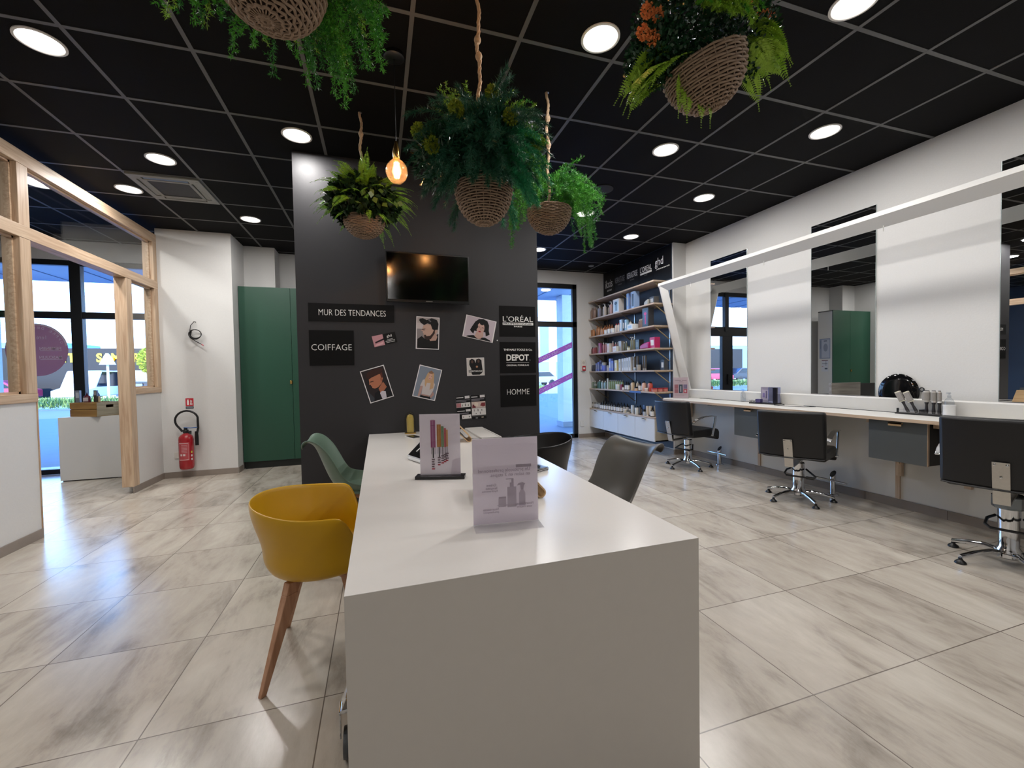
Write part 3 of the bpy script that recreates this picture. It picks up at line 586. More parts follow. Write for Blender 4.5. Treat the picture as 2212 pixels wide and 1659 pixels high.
# brush rack and brushes
t = thing('brush_rack', 'black brush rack with a low clear front holding five brushes', 'rack', (4.325, 2.295, ZC), math.radians(-90))
g = M(); g.box((-.17, -.04, 0), (.17, .04, .012)); g.box((-.158, -.038, .012), (-.146, -.02, .05)); g.build('base', BLACKP, t, bevel=.003)
g = M(); g.box((-.15, -.038, .012), (.165, -.035, .045)); g.box((-.15, .035, .012), (.165, .038, .045)); g.build('acrylic_front', ACRYL, t)
g = M(); g.box((.0, -.01, .012), (.165, .030, .014)); g.box((.163, -.035, .012), (.166, .035, .046)); g.box((.0, -.035, .012), (.003, .035, .046)); g.build('divider', mat('#2a2a2c', .4), t)
BR = mat('#8f8a85', .6, noise=.35, scale=300, bump=.5, key='brush_bristle'); BH = mat('#1d1a1d', .4, key='brush_handle')
def flat_brush(y, lb):
    t = thing('flat_brush', lb, 'hair brush', (4.325, y, ZC+.014), math.radians(-90), 'brushes in the rack'); t.rotation_euler = (0, math.radians(-25), math.radians(-90))
    g = M(); g.tube([(0, 0, .003), (0, 0, .03), (0, 0, .07), (0, 0, .10)], [.011, .012, .0085, .012], 12); g.build('handle', BH, t, smooth=True)
    g = M(); g.box((-.021, -.009, .10), (.021, .009, .108)); g.box((-.021, -.009, .185), (.021, .009, .195)); g.build('end_cap', mat('#d6cfbc', .4), t, bevel=.002)
    g = M(); g.box((-.020, -.012, .108), (.020, .012, .185)); g.build('bristles', BR, t, bevel=.003)
flat_brush(2.385, 'flat pale hair brush leaning left, left one of the two'); flat_brush(2.325, 'flat pale hair brush leaning left, right one of the two')
def round_brush(y, r, lb):
    t = thing('round_brush', lb, 'hair brush', (4.325, y, ZC+.014), 0, 'brushes in the rack')
    g = M(); g.lathe([(.010, .001), (.012, .02), (.010, .05), (.009, .075), (.014, .095)], seg=16); g.build('handle', BH, t, smooth=True)
    g = M(); g.lathe([(.014, .096), (r*.72, .106), (r*.72, .188)], seg=20); g.build('collar', mat('#cfcbc6', .4), t, smooth=True)
    g = M(); g.lathe([(r, .112), (r*1.03, .14), (r, .178)], seg=26); g.build('bristles', BR, t, smooth=True)
    g = M(); g.lathe([(r*.62, .188), (r*.62, .193)], seg=20); g.build('end_cap', BH, t)
round_brush(2.262, .027, 'round hair brush, fattest of the three upright ones'); round_brush(2.215, .02, 'round hair brush, middle of the three upright ones'); round_brush(2.178, .014, 'slim round hair brush, thinnest of the three upright ones')
# oval hand mirror leaning behind
t = thing('hand_mirror', 'glossy black round hand mirror leaning on the wall behind the brushes', 'mirror', (4.452, 2.535, 1.045), 0)
t.rotation_euler = (0, math.radians(2), 0)
g = M(); g.lathe([(.0001, -.012), (.10, -.011), (.150, -.006), (.158, 0), (.150, .004), (.0001, .005)], seg=48, axis='x', cap=False, ey=1.05); g.build('mirror_shell', mat('#0c0c0e', .08, key='gloss_black'), t, smooth=True)
g = M(); g.tube([(0, -.172+.016*math.cos(a), .03+.016*math.sin(a)) for a in [2*PI*i/16 for i in range(16)]], .005, 8, closed=True); g.build('hanging_ring', BLACKP, t, smooth=True)

# ================================================================== SHELVES
XS0, XS1, YS0, YS1 = 3.90, 4.235, 5.285, YF-.004
g = M((4.237, 6.28, 0)); g.box((4.234, 5.292, .09), (4.2395, YF-.003, CH-.002)); bp = g.build('backing_panel', mat('#3b4452', .5, noise=.05, key='slate_panel')); bp.location = (4.237, 6.28, 0); tag(bp, 'dark blue black backing panel behind the product shelves', 'wall panel')
BLK = '#0b0b0c'
def sign_on_shelfwall(y0, y1, z0, z1, name, lb):
    t = thing('brand_sign', lb, 'sign', (4.232, (y0+y1)/2, (z0+z1)/2), math.radians(-90), 'brand signs above the shelves')
    g = M(); w_, h_ = y1-y0, z1-z0; g.box((-w_/2+.003, -.003, -h_/2), (w_/2-.003, .0, h_/2)); g.build('panel', ink(BLK, .4), t)
    return t, w_, h_
TW = mat('#e9e9e7', .5, key='white_print', emis=0); TG = mat('#8d8d8c', .5, key='grey_print')
zt0, zt1 = 2.66, CH-.012
sg = [(6.90, 7.27), (6.51, 6.90), (6.12, 6.51), (5.73, 6.12), (5.30, 5.73)]
t, a, b = sign_on_shelfwall(*sg[0], zt0, zt1, '', 'black sign lettered ikxis above the shelves'); lettering('ikxis', .26, .15, (0, -.006, .03), TW, t); lettering('GREEN GROUP', .17, .03, (.02, -.006, -.10), TW, t, bold=.02)
t, a, b = sign_on_shelfwall(*sg[1], zt0, zt1, '', 'black sign lettered Kerastase, left of the two'); lettering('KERASTASE', .31, .10, (0, -.006, .03), TG, t); lettering('PARIS', .12, .02, (0, -.006, -.06), TG, t)
t, a, b = sign_on_shelfwall(*sg[2], zt0, zt1, '', 'black sign lettered Kerastase, right of the two'); lettering('KERASTASE', .31, .10, (0, -.006, .03), TW, t); lettering('PARIS', .12, .02, (0, -.006, -.06), TG, t)
t, a, b = sign_on_shelfwall(*sg[3], zt0, zt1, '', 'black sign lettered L Oreal above the shelves'); lettering("L'OREAL", .31, .09, (0, -.006, .04), TW, t, bold=.01); 
g = M(); g.box((-.155, -.006, -.045), (.155, -.003, -.015)); g.build('bar', TW, t); lettering('PARIS', .08, .015, (0, -.006, -.07), TG, t)
t, a, b = sign_on_shelfwall(*sg[4], zt0, zt1, '', 'black sign lettered ghd, rightmost above the shelves'); lettering('ghd', .20, .16, (-.07, -.006, .05), TW, t); lettering('professional hair tools', .32, .03, (.02, -.006, -.05), TW, t, bold=.02)
ST = [2.618, 2.284, 1.950, 1.616, 1.283, .957]
names = ['empty top shelf', 'second shelf from the top', 'third shelf from the top', 'fourth shelf from the top', 'fifth shelf from the top', 'lowest shelf']
SHW = woodmat('shelf_board', '#a8927f', '#c4b09c', 1, .5, 3)
for z, nm in zip(ST, names):
    t = thing('wall_shelf', 'light wooden product shelf, the '+nm, 'shelf', (4.07, 6.3, z), 0, 'product shelves')
    g = M(t.location); g.box((XS0, YS0, z-.022), (XS1-.002, YS1, z)); g.build('board', SHW, t, bevel=.001)
    for y in (5.34, 6.25, 7.15):
        g = M(t.location); g.box((4.19, y-.008, z-.034), (4.22, y+.008, z-.022)); g.bar([(3.97, y, z-.03), (4.215, y, z-.20)], .014, .012); g.box((3.96, y-.007, z-.034), (4.22, y+.007, z-.0225)); g.build('bracket', mat('#a89472', .35, .4, key='bracket_metal'), t)
t = thing('shelf_standard', 'slim steel shelf uprights fixed to the backing panel', 'rail', (4.23, 6.3, 1.6))
for y in (5.34, 6.25, 7.15): g = M(t.location); g.box((4.222, y-.011, .70), (4.2335, y+.011, 2.58)); g.build('upright', STEEL, t)
t = thing('price_strip', 'small blue price strip clipped to the front of the lowest shelf', 'label', (XS0-.004, 5.78, .945)); g = M(t.location); g.box((XS0-.004, 5.62, .925), (XS0-.001, 5.93, .957)); g.build('strip', mat('#3c5a94', .4), t)
# low wall hung cabinet
t = thing('wall_cabinet', 'wall hung cabinet with four pale doors under the product shelves', 'cabinet', (4.07, 6.3, .21))
g = M(t.location); g.box((XS0, YS0, .553), (XS1-.002, YS1, .575)); g.build('top_panel', SHW, t, bevel=.001)
g = M(t.location); g.box((XS0+.02, YS0+.0, .21), (XS1-.002, YS0+.018, .553)); g.box((XS0+.02, YS0, .21), (XS1-.002, YS1, .228)); g.box((4.21, YS0, .21), (XS1-.002, YS1, .553)); g.build('carcass', mat('#a9a090', .6, noise=.05), t)
for k, lbl in enumerate(range(4)):
    y0 = YS0+.004+(YS1-YS0)*k/4; y1 = YS0-.002+(YS1-YS0)*(k+1)/4
    g = M(t.location); g.box((XS0, y0, .212), (XS0+.018, y1, .549)); d = g.build('door', mat('#d3d2d0', .45, key='pale_door'), t, bevel=.001)
    g = M(t.location); yc = (y0+y1)/2; g.box((XS0-.022, yc-.04, .535), (XS0, yc+.04, .545)); g.box((XS0-.022, yc-.04, .520), (XS0-.018, yc+.04, .545)); g.build('handle', mat('#cfc8ba', .4, .2, key='pale_pull'), d)

# ---- products
_proto = {}
CAPC = {'w': '#d8d6d3', 'k': '#141414', 'g': '#9a9a98', 'r': '#a03038', 'a': '#b07a4c', 'o': '#5a5a44'}
def product(kind, col, cap, w_, h_):
    key = (kind, col, cap, round(w_, 3), round(h_, 3))
    if key in _proto: return copy_tree(_proto[key])
    nm = {'pump': 'pump_bottle', 'bottle': 'hair_product_bottle', 'tube': 'hair_product_tube', 'box': 'product_box', 'jar': 'product_jar', 'dropper': 'oil_bottle', 'dryerbox': 'hair_dryer_box', 'pouch': 'heat_pouch', 'dryer': 'hair_dryer'}[kind]
    t = thing(nm, None, None); r = w_/2; bm_ = mat(col, .32, spec=.5); cm = mat(CAPC.get(cap, cap or '#888888'), .3); lm = mat('#d9d8d6', .5)
    if kind == 'pump':
        g = M(); g.lathe([(r*.92, 0), (r, .005), (r, h_*.72), (r*.6, h_*.78), (.009, h_*.80)], seg=14); g.build('body', bm_, t, smooth=True)
        g = M(); g.lathe([(.012, h_*.79), (.012, h_*.87), (.005, h_*.88), (.005, h_*.97)], seg=10); g.box((-.030, -.006, h_*.95), (.010, .006, h_)); g.build('pump_head', cm, t)
    elif kind == 'bottle':
        g = M(); g.lathe([(r*.95, 0), (r, .004), (r, h_*.70), (r*.8, h_*.80), (r*.42, h_*.86)], seg=14); g.build('body', bm_, t, smooth=True)
        g = M(); g.lathe([(r*.45, h_*.85), (r*.45, h_)], seg=12); g.build('cap', cm, t)
    elif kind == 'dropper':
        g = M(); g.lathe([(r*.95, 0), (r, .003), (r, h_*.60), (r*.45, h_*.72)], seg=12); g.build('body', bm_, t, smooth=True)
        g = M(); g.lathe([(r*.5, h_*.70), (r*.48, h_*.86), (r*.25, h_*.9), (r*.22, h_)], seg=10); g.build('cap', cm, t)
        g = M(); g.lathe([(r*1.02, h_*.08), (r*1.02, h_*.56)], seg=12, cap=False); g.build('label', lm, t)
    elif kind == 'tube':
        g = M(); g.lathe([(r*.8, h_*.14), (r, h_*.3), (r, h_*.85), (r*.9, h_)], seg=14, ex=.7); g.build('body', bm_, t, smooth=True)
        g = M(); g.lathe([(r*.75, 0), (r*.78, h_*.14)], seg=14, ex=.7); g.build('cap', cm, t)
    elif kind == 'box':
        g = M(); g.box((-r*.8, -r, 0), (r*.8, r, h_)); g.build('carton', bm_, t, bevel=.001)
        g = M(); g.box((-r*.8-.0008, -r*.6, h_*.25), (-r*.8, r*.6, h_*.75)); g.build('label', cm, t)
    elif kind == 'jar':
        g = M(); g.lathe([(r*.95, 0), (r, .004), (r, h_*.68)], seg=16); g.build('body', bm_, t, smooth=True)
        g = M(); g.lathe([(r*1.03, h_*.66), (r*1.03, h_)], seg=16); g.build('lid', cm, t)
    elif kind == 'dryerbox':
        g = M(); g.box((-.05, -r, 0), (.05, r, h_)); g.build('carton', bm_, t, bevel=.001)
        g = M(); g.box((-.0506, -r*.7, h_*.1), (-.05, r*.55, h_*.86)); wd = g.build('window', mat(cap, .3), t)
        g = M(); g.box((-.0512, -r*.2, h_*.15), (-.0506, r*.1, h_*.6)); g.poly([(-.0513, r*.45*math.cos(a)-.0, h_*.7+r*.3*math.sin(a)) for a in [2*PI*i/16 for i in range(16)]]); g.build('picture', mat('#b8326f' if col == '#26262b' else '#2b3a44', .4), wd)
    elif kind == 'pouch':
        g = M(); n = 10; top = [(-r+2*r*i/n, h_*(.35+.65*(i/n)**.6)*(1-.15*(i/n))) for i in range(n+1)]
        g.prism([(-.045, -a, b) for a, b in top]+[(-.045, -r, 0), (-.045, r, 0)], (.09, 0, 0)); g.build('body', bm_, t, bevel=.012, smooth=True)
    _proto[key] = t; return t
ORD = ['first', 'second', 'third', 'fourth', 'fifth', 'sixth', 'seventh', 'eighth', 'ninth', 'tenth', 'eleventh', 'twelfth', 'thirteenth', 'fourteenth', 'fifteenth']
NUM = ['zero', 'one', 'two', 'three', 'four', 'five', 'six', 'seven', 'eight', 'nine', 'ten', 'eleven', 'twelve', 'thirteen', 'fourteen']
s1 = lambda x: 1260+x/8.295
s2 = lambda x: 1260+x/6.914
SH = {}
SH[1] = [(s1(163), 'bottle', '#8e7468', '#8e7468', .075, .215, 'brown rounded bottle', 0), (s1(232), 'bottle', '#8e7468', '#8e7468', .075, .215, 'brown rounded bottle', 0), (s1(318), 'pump', '#8d8a98', 'w', .07, .22, 'silver grey pump bottle', 0),
   (s1(408), 'pump', '#c4bcb6', 'w', .066, .225, 'pearl pump bottle', 0), (s1(456), 'pump', '#a89c88', 'w', .06, .20, 'beige pump bottle', .06), (s1(525), 'pump', '#b99a9c', 'w', .066, .225, 'dusty pink pump bottle', 0),
   (s1(650), 'dryerbox', '#c7c4c2', '#9fb4bd', .19, .235, 'white and teal hair dryer box', .02), (s1(835), 'box', '#6b86b4', 'g', .06, .27, 'tall silver blue styler box', 0), (s1(885), 'box', '#6b86b4', 'g', .055, .28, 'tall silver blue styler box', .03), (s1(952), 'dryerbox', '#7e97be', '#2c3038', .08, .265, 'silver blue hair brush box', .0),
   (s1(1180), 'pouch', '#8f9290', '', .10, .10, 'silver clip pack', .02), (s1(1265), 'box', '#3c3a38', 'g', .11, .11, 'dark grey square box', .05)]
SH[2] = [(s1(158), 'box', '#a8744c', 'a', .05, .13, 'amber carton', 0), (s1(205), 'bottle', '#b07a52', 'a', .055, .14, 'amber bottle', 0), (s1(262), 'pump', '#b8825a', 'a', .055, .20, 'tall amber pump bottle', .05), (s1(300), 'bottle', '#b07a52', 'a', .05, .16, 'amber bottle', 0), (s1(340), 'pump', '#b8825a', 'a', .05, .18, 'tall amber pump bottle', .07),
   (s1(345), 'bottle', '#c49c80', 'a', .045, .13, 'pale amber bottle', 0), (s1(378), 'bottle', '#b07a52', 'a', .045, .13, 'amber bottle', .0), (s1(410), 'bottle', '#a0643c', 'a', .05, .18, 'deep copper bottle', .08), (s1(450), 'bottle', '#a0643c', 'a', .05, .18, 'deep copper bottle', .08), (s1(490), 'bottle', '#a0643c', 'a', .05, .18, 'deep copper bottle', .08), (s1(535), 'bottle', '#a0643c', 'a', .05, .17, 'deep copper bottle', .08),
   (s1(430), 'jar', '#dfe4e8', 'w', .075, .075, 'white jar', -.03), (s1(492), 'jar', '#dfe4e8', 'w', .075, .08, 'white jar', -.03), (s1(550), 'jar', '#dfe4e8', 'w', .075, .08, 'white jar', -.03), (s1(612), 'bottle', '#cfc4ba', 'r', .055, .15, 'white bottle with red cap', 0), (s1(655), 'bottle', '#cfc4ba', 'r', .055, .15, 'white bottle with red cap', 0),
   (s1(705), 'box', '#a9c2dd', 'w', .06, .20, 'pale blue carton', 0), (s1(752), 'box', '#27344a', 'w', .05, .19, 'navy carton', .02), (s1(795), 'box', '#8fb0c6', 'w', .055, .18, 'soft blue carton', 0), (s1(835), 'bottle', '#d8d6d2', 'g', .05, .16, 'white bottle with grey cap', .04), (s1(905), 'box', '#d9dde0', '#9fb8d0', .15, .085, 'wide white gift box', -.03),
   (s1(925), 'bottle', '#7d6458', 'w', .045, .15, 'brown bottle with white cap', .06), (s1(968), 'bottle', '#7d6458', 'w', .045, .15, 'brown bottle with white cap', .04), (s1(1015), 'bottle', '#7d6458', 'w', .045, .15, 'brown bottle with white cap', .03), (s1(1058), 'bottle', '#7d6458', 'w', .045, .15, 'brown bottle with white cap', .02),
   (s1(1175), 'dryerbox', '#26262b', '#3f3f58', .15, .285, 'tall black hair dryer box with a pink picture', .0), (s1(1385), 'box', '#8c1a50', '#a83268', .16, .26, 'big magenta box', .06)]
SH[3] = [(s2(138), 'bottle', '#5a1c26', 'k', .05, .13, 'dark red bottle', 0), (s2(168), 'bottle', '#a2666c', 'g', .05, .13, 'rose bottle', 0), (s2(200), 'box', '#8c5054', 'r', .05, .12, 'brick pink carton', 0), (s2(265), 'box', '#b06a96', 'g', .055, .19, 'tall orchid pink carton', 0), (s2(290), 'box', '#7c2c40', 'g', .04, .18, 'maroon carton', .04), (s2(318), 'bottle', '#a87478', 'w', .045, .19, 'tall rose bottle', 0), (s2(352), 'bottle', '#a87478', 'w', .045, .18, 'tall rose bottle', 0),
   (s2(405), 'box', '#cfc8c0', '#e0c0b0', .085, .16, 'cream carton', .0), (s2(448), 'bottle', '#b89690', 'w', .04, .20, 'thin blush bottle', .03), (s2(482), 'bottle', '#a86c74', 'w', .04, .17, 'small red pink bottle', .06), (s2(508), 'box', '#cfd0cc', '#d8b8a8', .11, .09, 'wide white carton', -.03), (s2(528), 'bottle', '#7e7672', 'g', .045, .17, 'taupe bottle', .07), (s2(575), 'box', '#9c9890', 'g', .085, .175, 'stone grey carton', .02),
   (s2(622), 'bottle', '#5c5e4e', 'w', .04, .15, 'olive bottle with pale cap', 0), (s2(655), 'bottle', '#5c5e4e', 'w', .04, .16, 'olive bottle with pale cap', 0), (s2(690), 'jar', '#c9ccc0', 'o', .06, .07, 'round pale jar', -.02), (s2(722), 'pump', '#6a6d5c', 'w', .055, .215, 'moss green pump bottle', 0), (s2(770), 'pump', '#6a6d5c', 'w', .055, .21, 'moss green pump bottle', 0), (s2(818), 'box', '#33332e', 'o', .11, .16, 'dark olive box', .04),
   (s2(950), 'pouch', '#a0246c', '', .22, .12, 'shiny magenta pouch', .0), (s2(1065), 'box', '#b01f58', 'w', .12, .165, 'bright raspberry box', .03)]
SH[4] = [(s2(148), 'bottle', '#4a4c5c', 'w', .055, .14, 'dark slate bottle', 0), (s2(178), 'bottle', '#3a3b46', 'g', .055, .14, 'dark slate bottle', 0), (s2(215), 'box', '#7484b8', 'g', .05, .15, 'periwinkle carton', 0), (s2(245), 'box', '#6f80c0', 'g', .05, .17, 'periwinkle carton', 0), (s2(268), 'box', '#7b8cc4', 'g', .035, .20, 'slim blue carton', .04), (s2(285), 'box', '#5a68a4', 'w', .035, .13, 'short indigo carton', -.02), (s2(325), 'jar', '#6b7cd0', 'g', .085, .16, 'bright blue jar', 0), (s2(380), 'jar', '#b6b4ba', 'g', .055, .10, 'small grey jar', -.02),
   (s2(420), 'box', '#7b8fd4', 'w', .06, .22, 'tall blue carton', 0), (s2(455), 'box', '#6a7cc8', 'g', .055, .18, 'cornflower carton', 0), (s2(513), 'box', '#d2c48a', 'w', .075, .185, 'pale yellow carton', 0)] + \
   [(s2(q), 'box', '#c2c2c0', 'g', .06, .20+.005*i, 'white ribbed carton', 0) for i, q in enumerate((568, 612, 648, 682, 717))] + \
   [(s2(770), 'box', '#77726a', 'g', .06, .23, 'silver taupe carton', .03), (s2(776), 'jar', '#9fb6cc', 'w', .045, .05, 'tiny pale blue pot', -.04)] + [(s2(q), 'tube', '#54504c', 'g', .05, .23, 'dark metallic tube', .02) for q in (822, 872, 922)] + \
   [(s2(835), 'jar', '#a39c94', 'g', .07, .09, 'silver pot', -.04), (s2(1060), 'pouch', '#8c2a6e', '', .34, .07, 'flat purple heat pouch', -.02), (s2(1215), 'box', '#3a3c40', 'w', .08, .155, 'charcoal carton', .01), (s2(1285), 'box', '#a01e58', 'w', .075, .17, 'slim magenta box', .02)]
SH[5] = [(s2(145), 'bottle', '#7e8c7c', 'w', .055, .14, 'sage green bottle', 0), (s2(175), 'bottle', '#7e8c7c', 'w', .05, .14, 'sage green bottle', .02), (s2(192), 'jar', '#55624e', 'g', .06, .08, 'moss jar', -.02), (s2(232), 'bottle', '#4c7068', 'g', .045, .14, 'teal bottle', 0), (s2(255), 'bottle', '#55807a', 'w', .045, .16, 'teal bottle', 0), (s2(293), 'bottle', '#9ab0b8', 'w', .055, .145, 'ice blue bottle', 0), (s2(335), 'bottle', '#86a4ac', 'w', .055, .145, 'ice blue bottle', 0), (s2(372), 'tube', '#cfd4cc', 'w', .045, .19, 'tall white tube', 0)] + \
   [(s2(q), 'bottle', '#8a9a74', 'g', .05, .165, 'olive green bottle', .02+.01*i) for i, q in enumerate((405, 438, 466, 495, 525, 558, 590))] + \
   [(s2(525), 'jar', '#c6d0d0', 'w', .085, .095, 'white frosted jar', -.03), (s2(580), 'box', '#7c2430', 'r', .045, .095, 'dark red carton', -.01), (s2(600), 'dropper', '#6c2a34', 'k', .04, .08, 'small maroon bottle', -.03), (s2(640), 'dropper', '#2a3340', 'k', .055, .145, 'navy oil bottle', 0), (s2(680), 'dropper', '#2a3340', 'k', .055, .145, 'navy oil bottle', 0), (s2(745), 'bottle', '#c8b294', 'k', .07, .155, 'cream bottle with black cap', 0), (s2(795), 'jar', '#c8ac94', 'k', .055, .065, 'small beige jar', -.03), (s2(815), 'bottle', '#c9bca8', 'w', .05, .145, 'white cream bottle', .04), (s2(850), 'dropper', '#5a4038', 'k', .05, .15, 'brown oil bottle', .0), (s2(872), 'dropper', '#5a4038', 'k', .05, .15, 'brown oil bottle', .02),
    (s2(912), 'bottle', '#cfa694', 'k', .072, .155, 'peach bottle with black cap', 0), (s2(950), 'jar', '#cfc0bc', 'w', .06, .055, 'small blush jar', -.03), (s2(985), 'bottle', '#c8a296', 'k', .06, .15, 'peach bottle with black cap', .05), (s2(1012), 'bottle', '#b04434', 'k', .062, .15, 'coral red bottle', .0), (s2(1075), 'bottle', '#b04434', 'k', .062, .15, 'coral red bottle', .05)] + \
   [(s2(q), 'jar', '#c88478', 'r', .085, .058, 'coral red jar', -.02) for q in (1065, 1145, 1225)]
SH[6] = [(s2(q), 'box', '#8c8478' if i % 2 else '#5c5850', 'w', .05, .11, 'small sepia carton', 0) for i, q in enumerate((145, 165, 182, 205, 222, 240))] + \
   [(s2(q), 'dropper', '#1f2022', 'k', .048, .135, 'black capped oil bottle', .0) for q in (265, 297, 330, 365, 400, 437, 475, 512, 540, 576)] + [(s2(q), 'dropper', '#17181a', 'k', .05, .15, 'all black oil bottle', .09) for q in (300, 340, 380, 425, 470, 520, 570, 615, 660)] + \
   [(s2(630), 'jar', '#c9c2b2', 'w', .07, .07, 'cream jar', -.03), (s2(672), 'jar', '#b9b2a4', 'k', .055, .045, 'small cream jar', -.03), (s2(705), 'dropper', '#30302f', 'k', .055, .13, 'tall labelled bottle', .04), (s2(738), 'tube', '#c6ccd0', 'w', .07, .14, 'pale wide tube', 0), (s2(768), 'dropper', '#9aa6b4', 'k', .06, .13, 'grey blue bottle', .05), (s2(800), 'jar', '#ccd0d0', 'w', .065, .11, 'white capsule jar', -.02), (s2(832), 'dropper', '#24262a', 'k', .055, .15, 'tall labelled bottle', .06), (s2(852), 'tube', '#4b443e', 'k', .045, .12, 'dark bronze tube', -.01), (s2(892), 'tube', '#4f6a94', 'w', .06, .16, 'blue tube', .03), (s2(917), 'jar', '#b0b8c4', 'k', .055, .10, 'pale blue jar', -.02), (s2(945), 'tube', '#2f4a78', 'w', .05, .15, 'deep blue tube', .06),
    (s2(960), 'tube', '#c4b6a2', 'w', .06, .155, 'beige tube', -.01), (s2(988), 'tube', '#c4b6a2', 'k', .06, .16, 'beige tube', .0), (s2(1022), 'dropper', '#1c1b1b', 'k', .06, .15, 'round black bottle', -.01), (s2(1048), 'tube', '#bdb29e', 'w', .05, .165, 'sand coloured tube', .05), (s2(1088), 'tube', '#c0b094', 'w', .055, .165, 'sand coloured tube', .03), (s2(1112), 'dropper', '#20201f', 'k', .06, .12, 'short dark bottle', -.02)]
ZT = {1: 2.284, 2: 1.950, 3: 1.616, 4: 1.283, 5: .957, 6: .575}
SN = {1: 'the second highest shelf', 2: 'the third highest shelf', 3: 'the fourth highest shelf', 4: 'the fifth highest shelf', 5: 'the lowest shelf', 6: 'the cabinet top'}
for k, items in SH.items():
    byn = {}
    for it in items: byn.setdefault(it[6], []).append(it[0])
    placed = []
    for px, kind, col, cap, w_, h_, nm, dx in sorted(items, key=lambda q: q[0]):
        r_ = w_/2; dep = {'dryerbox': .05, 'pouch': .045, 'box': w_*.4}.get(kind, r_)
        x = 3.965+dx; x = max(x, XS0+dep+.004)
        while on_x(px, 900, x).y < YS0+.008+r_ and x < 4.14-dep*.2: x += .01
        y = on_x(px, 900, x).y; y = min(y, YF-.01-r_); y = max(y, YS0+.006+r_)
        for it_ in range(10):     # slide along or back until nothing overlaps
            bad = [q for q in placed if abs(q[0]-x) < q[2]+dep and abs(q[1]-y) < q[3]+r_-.0005]
            if not bad: break
            q = bad[0]
            if it_ < 4: y = q[1]-(q[3]+r_)-.001 if q[1] >= y or True else y
            else: x = q[0]+q[2]+dep+.001
        if x+dep > 4.215 or y-r_ < YS0: continue
        placed.append((x, y, dep, r_))
        o = product(kind, col, cap, w_, h_); o.location = (x, y, ZT[k]); o.rotation_euler = (0, 0, 0)
        n = len(byn[nm]); i = sorted(byn[nm]).index(px)
        if n == 1: lb = nm+' on '+SN[k]
        elif n == 2: lb = ('left' if i == 0 else 'right')+' one of the two '+nm+'s on '+SN[k] if kind not in ('box', 'dryerbox') or not nm.endswith('box') else ('left' if i == 0 else 'right')+' one of the two '+nm+'es on '+SN[k]
        else: lb = (ORD[i]+' from left of the '+NUM[n]+' '+nm+'s on '+SN[k]) if 0 < i < n-1 else ('leftmost' if i == 0 else 'rightmost')+' of the '+NUM[n]+' '+nm+'s on '+SN[k]
        tag(o, lb, {'box': 'box', 'dryerbox': 'box', 'jar': 'jar', 'tube': 'tube', 'pouch': 'pouch'}.get(kind, 'bottle'), 'hair products on '+SN[k])
# fire alarm call point and socket by the far window
t = thing('alarm_box', 'white alarm unit with a red call point on the wall by the tall window', 'alarm', (3.775, YF, 1.40))
g = M(t.location); g.box((3.72, YF-.035, 1.29), (3.81, YF-.001, 1.51)); g.build('housing', mat('#d7d2c8', .4), t, bevel=.006)
g = M(t.location); g.box((3.735, YF-.045, 1.295), (3.808, YF-.035, 1.39)); r_ = g.build('call_point', mat('#b0252c', .4), t, bevel=.004)
g = M(t.location); g.box((3.75, YF-.047, 1.325), (3.793, YF-.0445, 1.36)); g.build('break_plate', mat('#dedad2', .4), r_)
g = M(t.location); g.lathe([(.028, -.037), (.028, -.0365), (.026, -.036)], (3.765, YF, 1.45), 20, 'y'); g.build('sounder', mat('#bfbab0', .5), t)
t = thing('wall_socket', 'white double wall socket low on the wall beside the cabinet', 'socket', (3.735, YF, .27)); g = M(t.location); g.box((3.69, YF-.012, .22), (3.775, YF-.001, .32)); g.build('plate', mat('#d9d6d0', .35), t, bevel=.004)
g = M(t.location); g.lathe([(.024, -.0125), (.022, -.006), (.0001, -.006)], (3.733, YF, .27), 18, 'y', cap=False); g.build('outlet', mat('#b8b5ae', .4), t)
# ================================================================== LEFT SIDE
# extinguisher
RED = mat('#a01822', .25, key='extinguisher_red', coat=.3)
ex, ey = -2.365, 6.36
t = thing('fire_extinguisher', 'red fire extinguisher with a looped black hose hanging on the white wall', 'fire extinguisher', (ex, ey, .12))
g = M(t.location); g.lathe([(.045, .14), (.065, .125), (.074, .135), (.078, .15), (.080, .17), (.080, .50), (.075, .535), (.055, .56), (.028, .575), (.022, .59)], (ex, ey, 0), 28); g.build('cylinder', RED, t, smooth=True)
g = M(t.location); n = 12; g.raw([(ex+.0815*math.sin(a)*1, ey-.0815*math.cos(a), z) for z in (.24, .47) for a in [(-.75+1.5*i/n) for i in range(n+1)]], [(i, i+1, n+2+i, n+1+i) for i in range(n)]); lb_ = g.build('label', mat('#b8494f', .4), t)
def arcpatch(a0, a1, z0, z1, col, r=.0822, nm='print'):
    g = M(t.location); n = 6; g.raw([(ex+r*math.sin(a), ey-r*math.cos(a), z) for z in (z0, z1) for a in [a0+(a1-a0)*i/n for i in range(n+1)]], [(i, i+1, n+2+i, n+1+i) for i in range(n)]); g.build(nm, mat(col, .4), lb_)
for q in ((-.70, .60, .455, .462), (-.70, -.68, .25, .46), (.58, .60, .25, .455), (-.70, .60, .248, .254), (-.5, -.2, .30, .325), (-.1, .2, .30, .325)): arcpatch(*q, '#dccaca')
for k in range(6): arcpatch(-.3, .45, .43-.018*k, .436-.018*k, '#c89ba0')
for k, c_ in enumerate(('#d8d23c', '#e8e6e2', '#d8d8d4')): arcpatch(.95, 1.15, .33-.045*k, .355-.045*k, c_)
g = M(t.location); g.lathe([(.03, .585), (.03, .61), (.02, .63), (.02, .65)], (ex, ey, 0), 14); g.box((ex-.05, ey-.014, .60), (ex+.03, ey+.014, .625)); g.build('valve', mat('#1a1a1a', .3), t, bevel=.003)
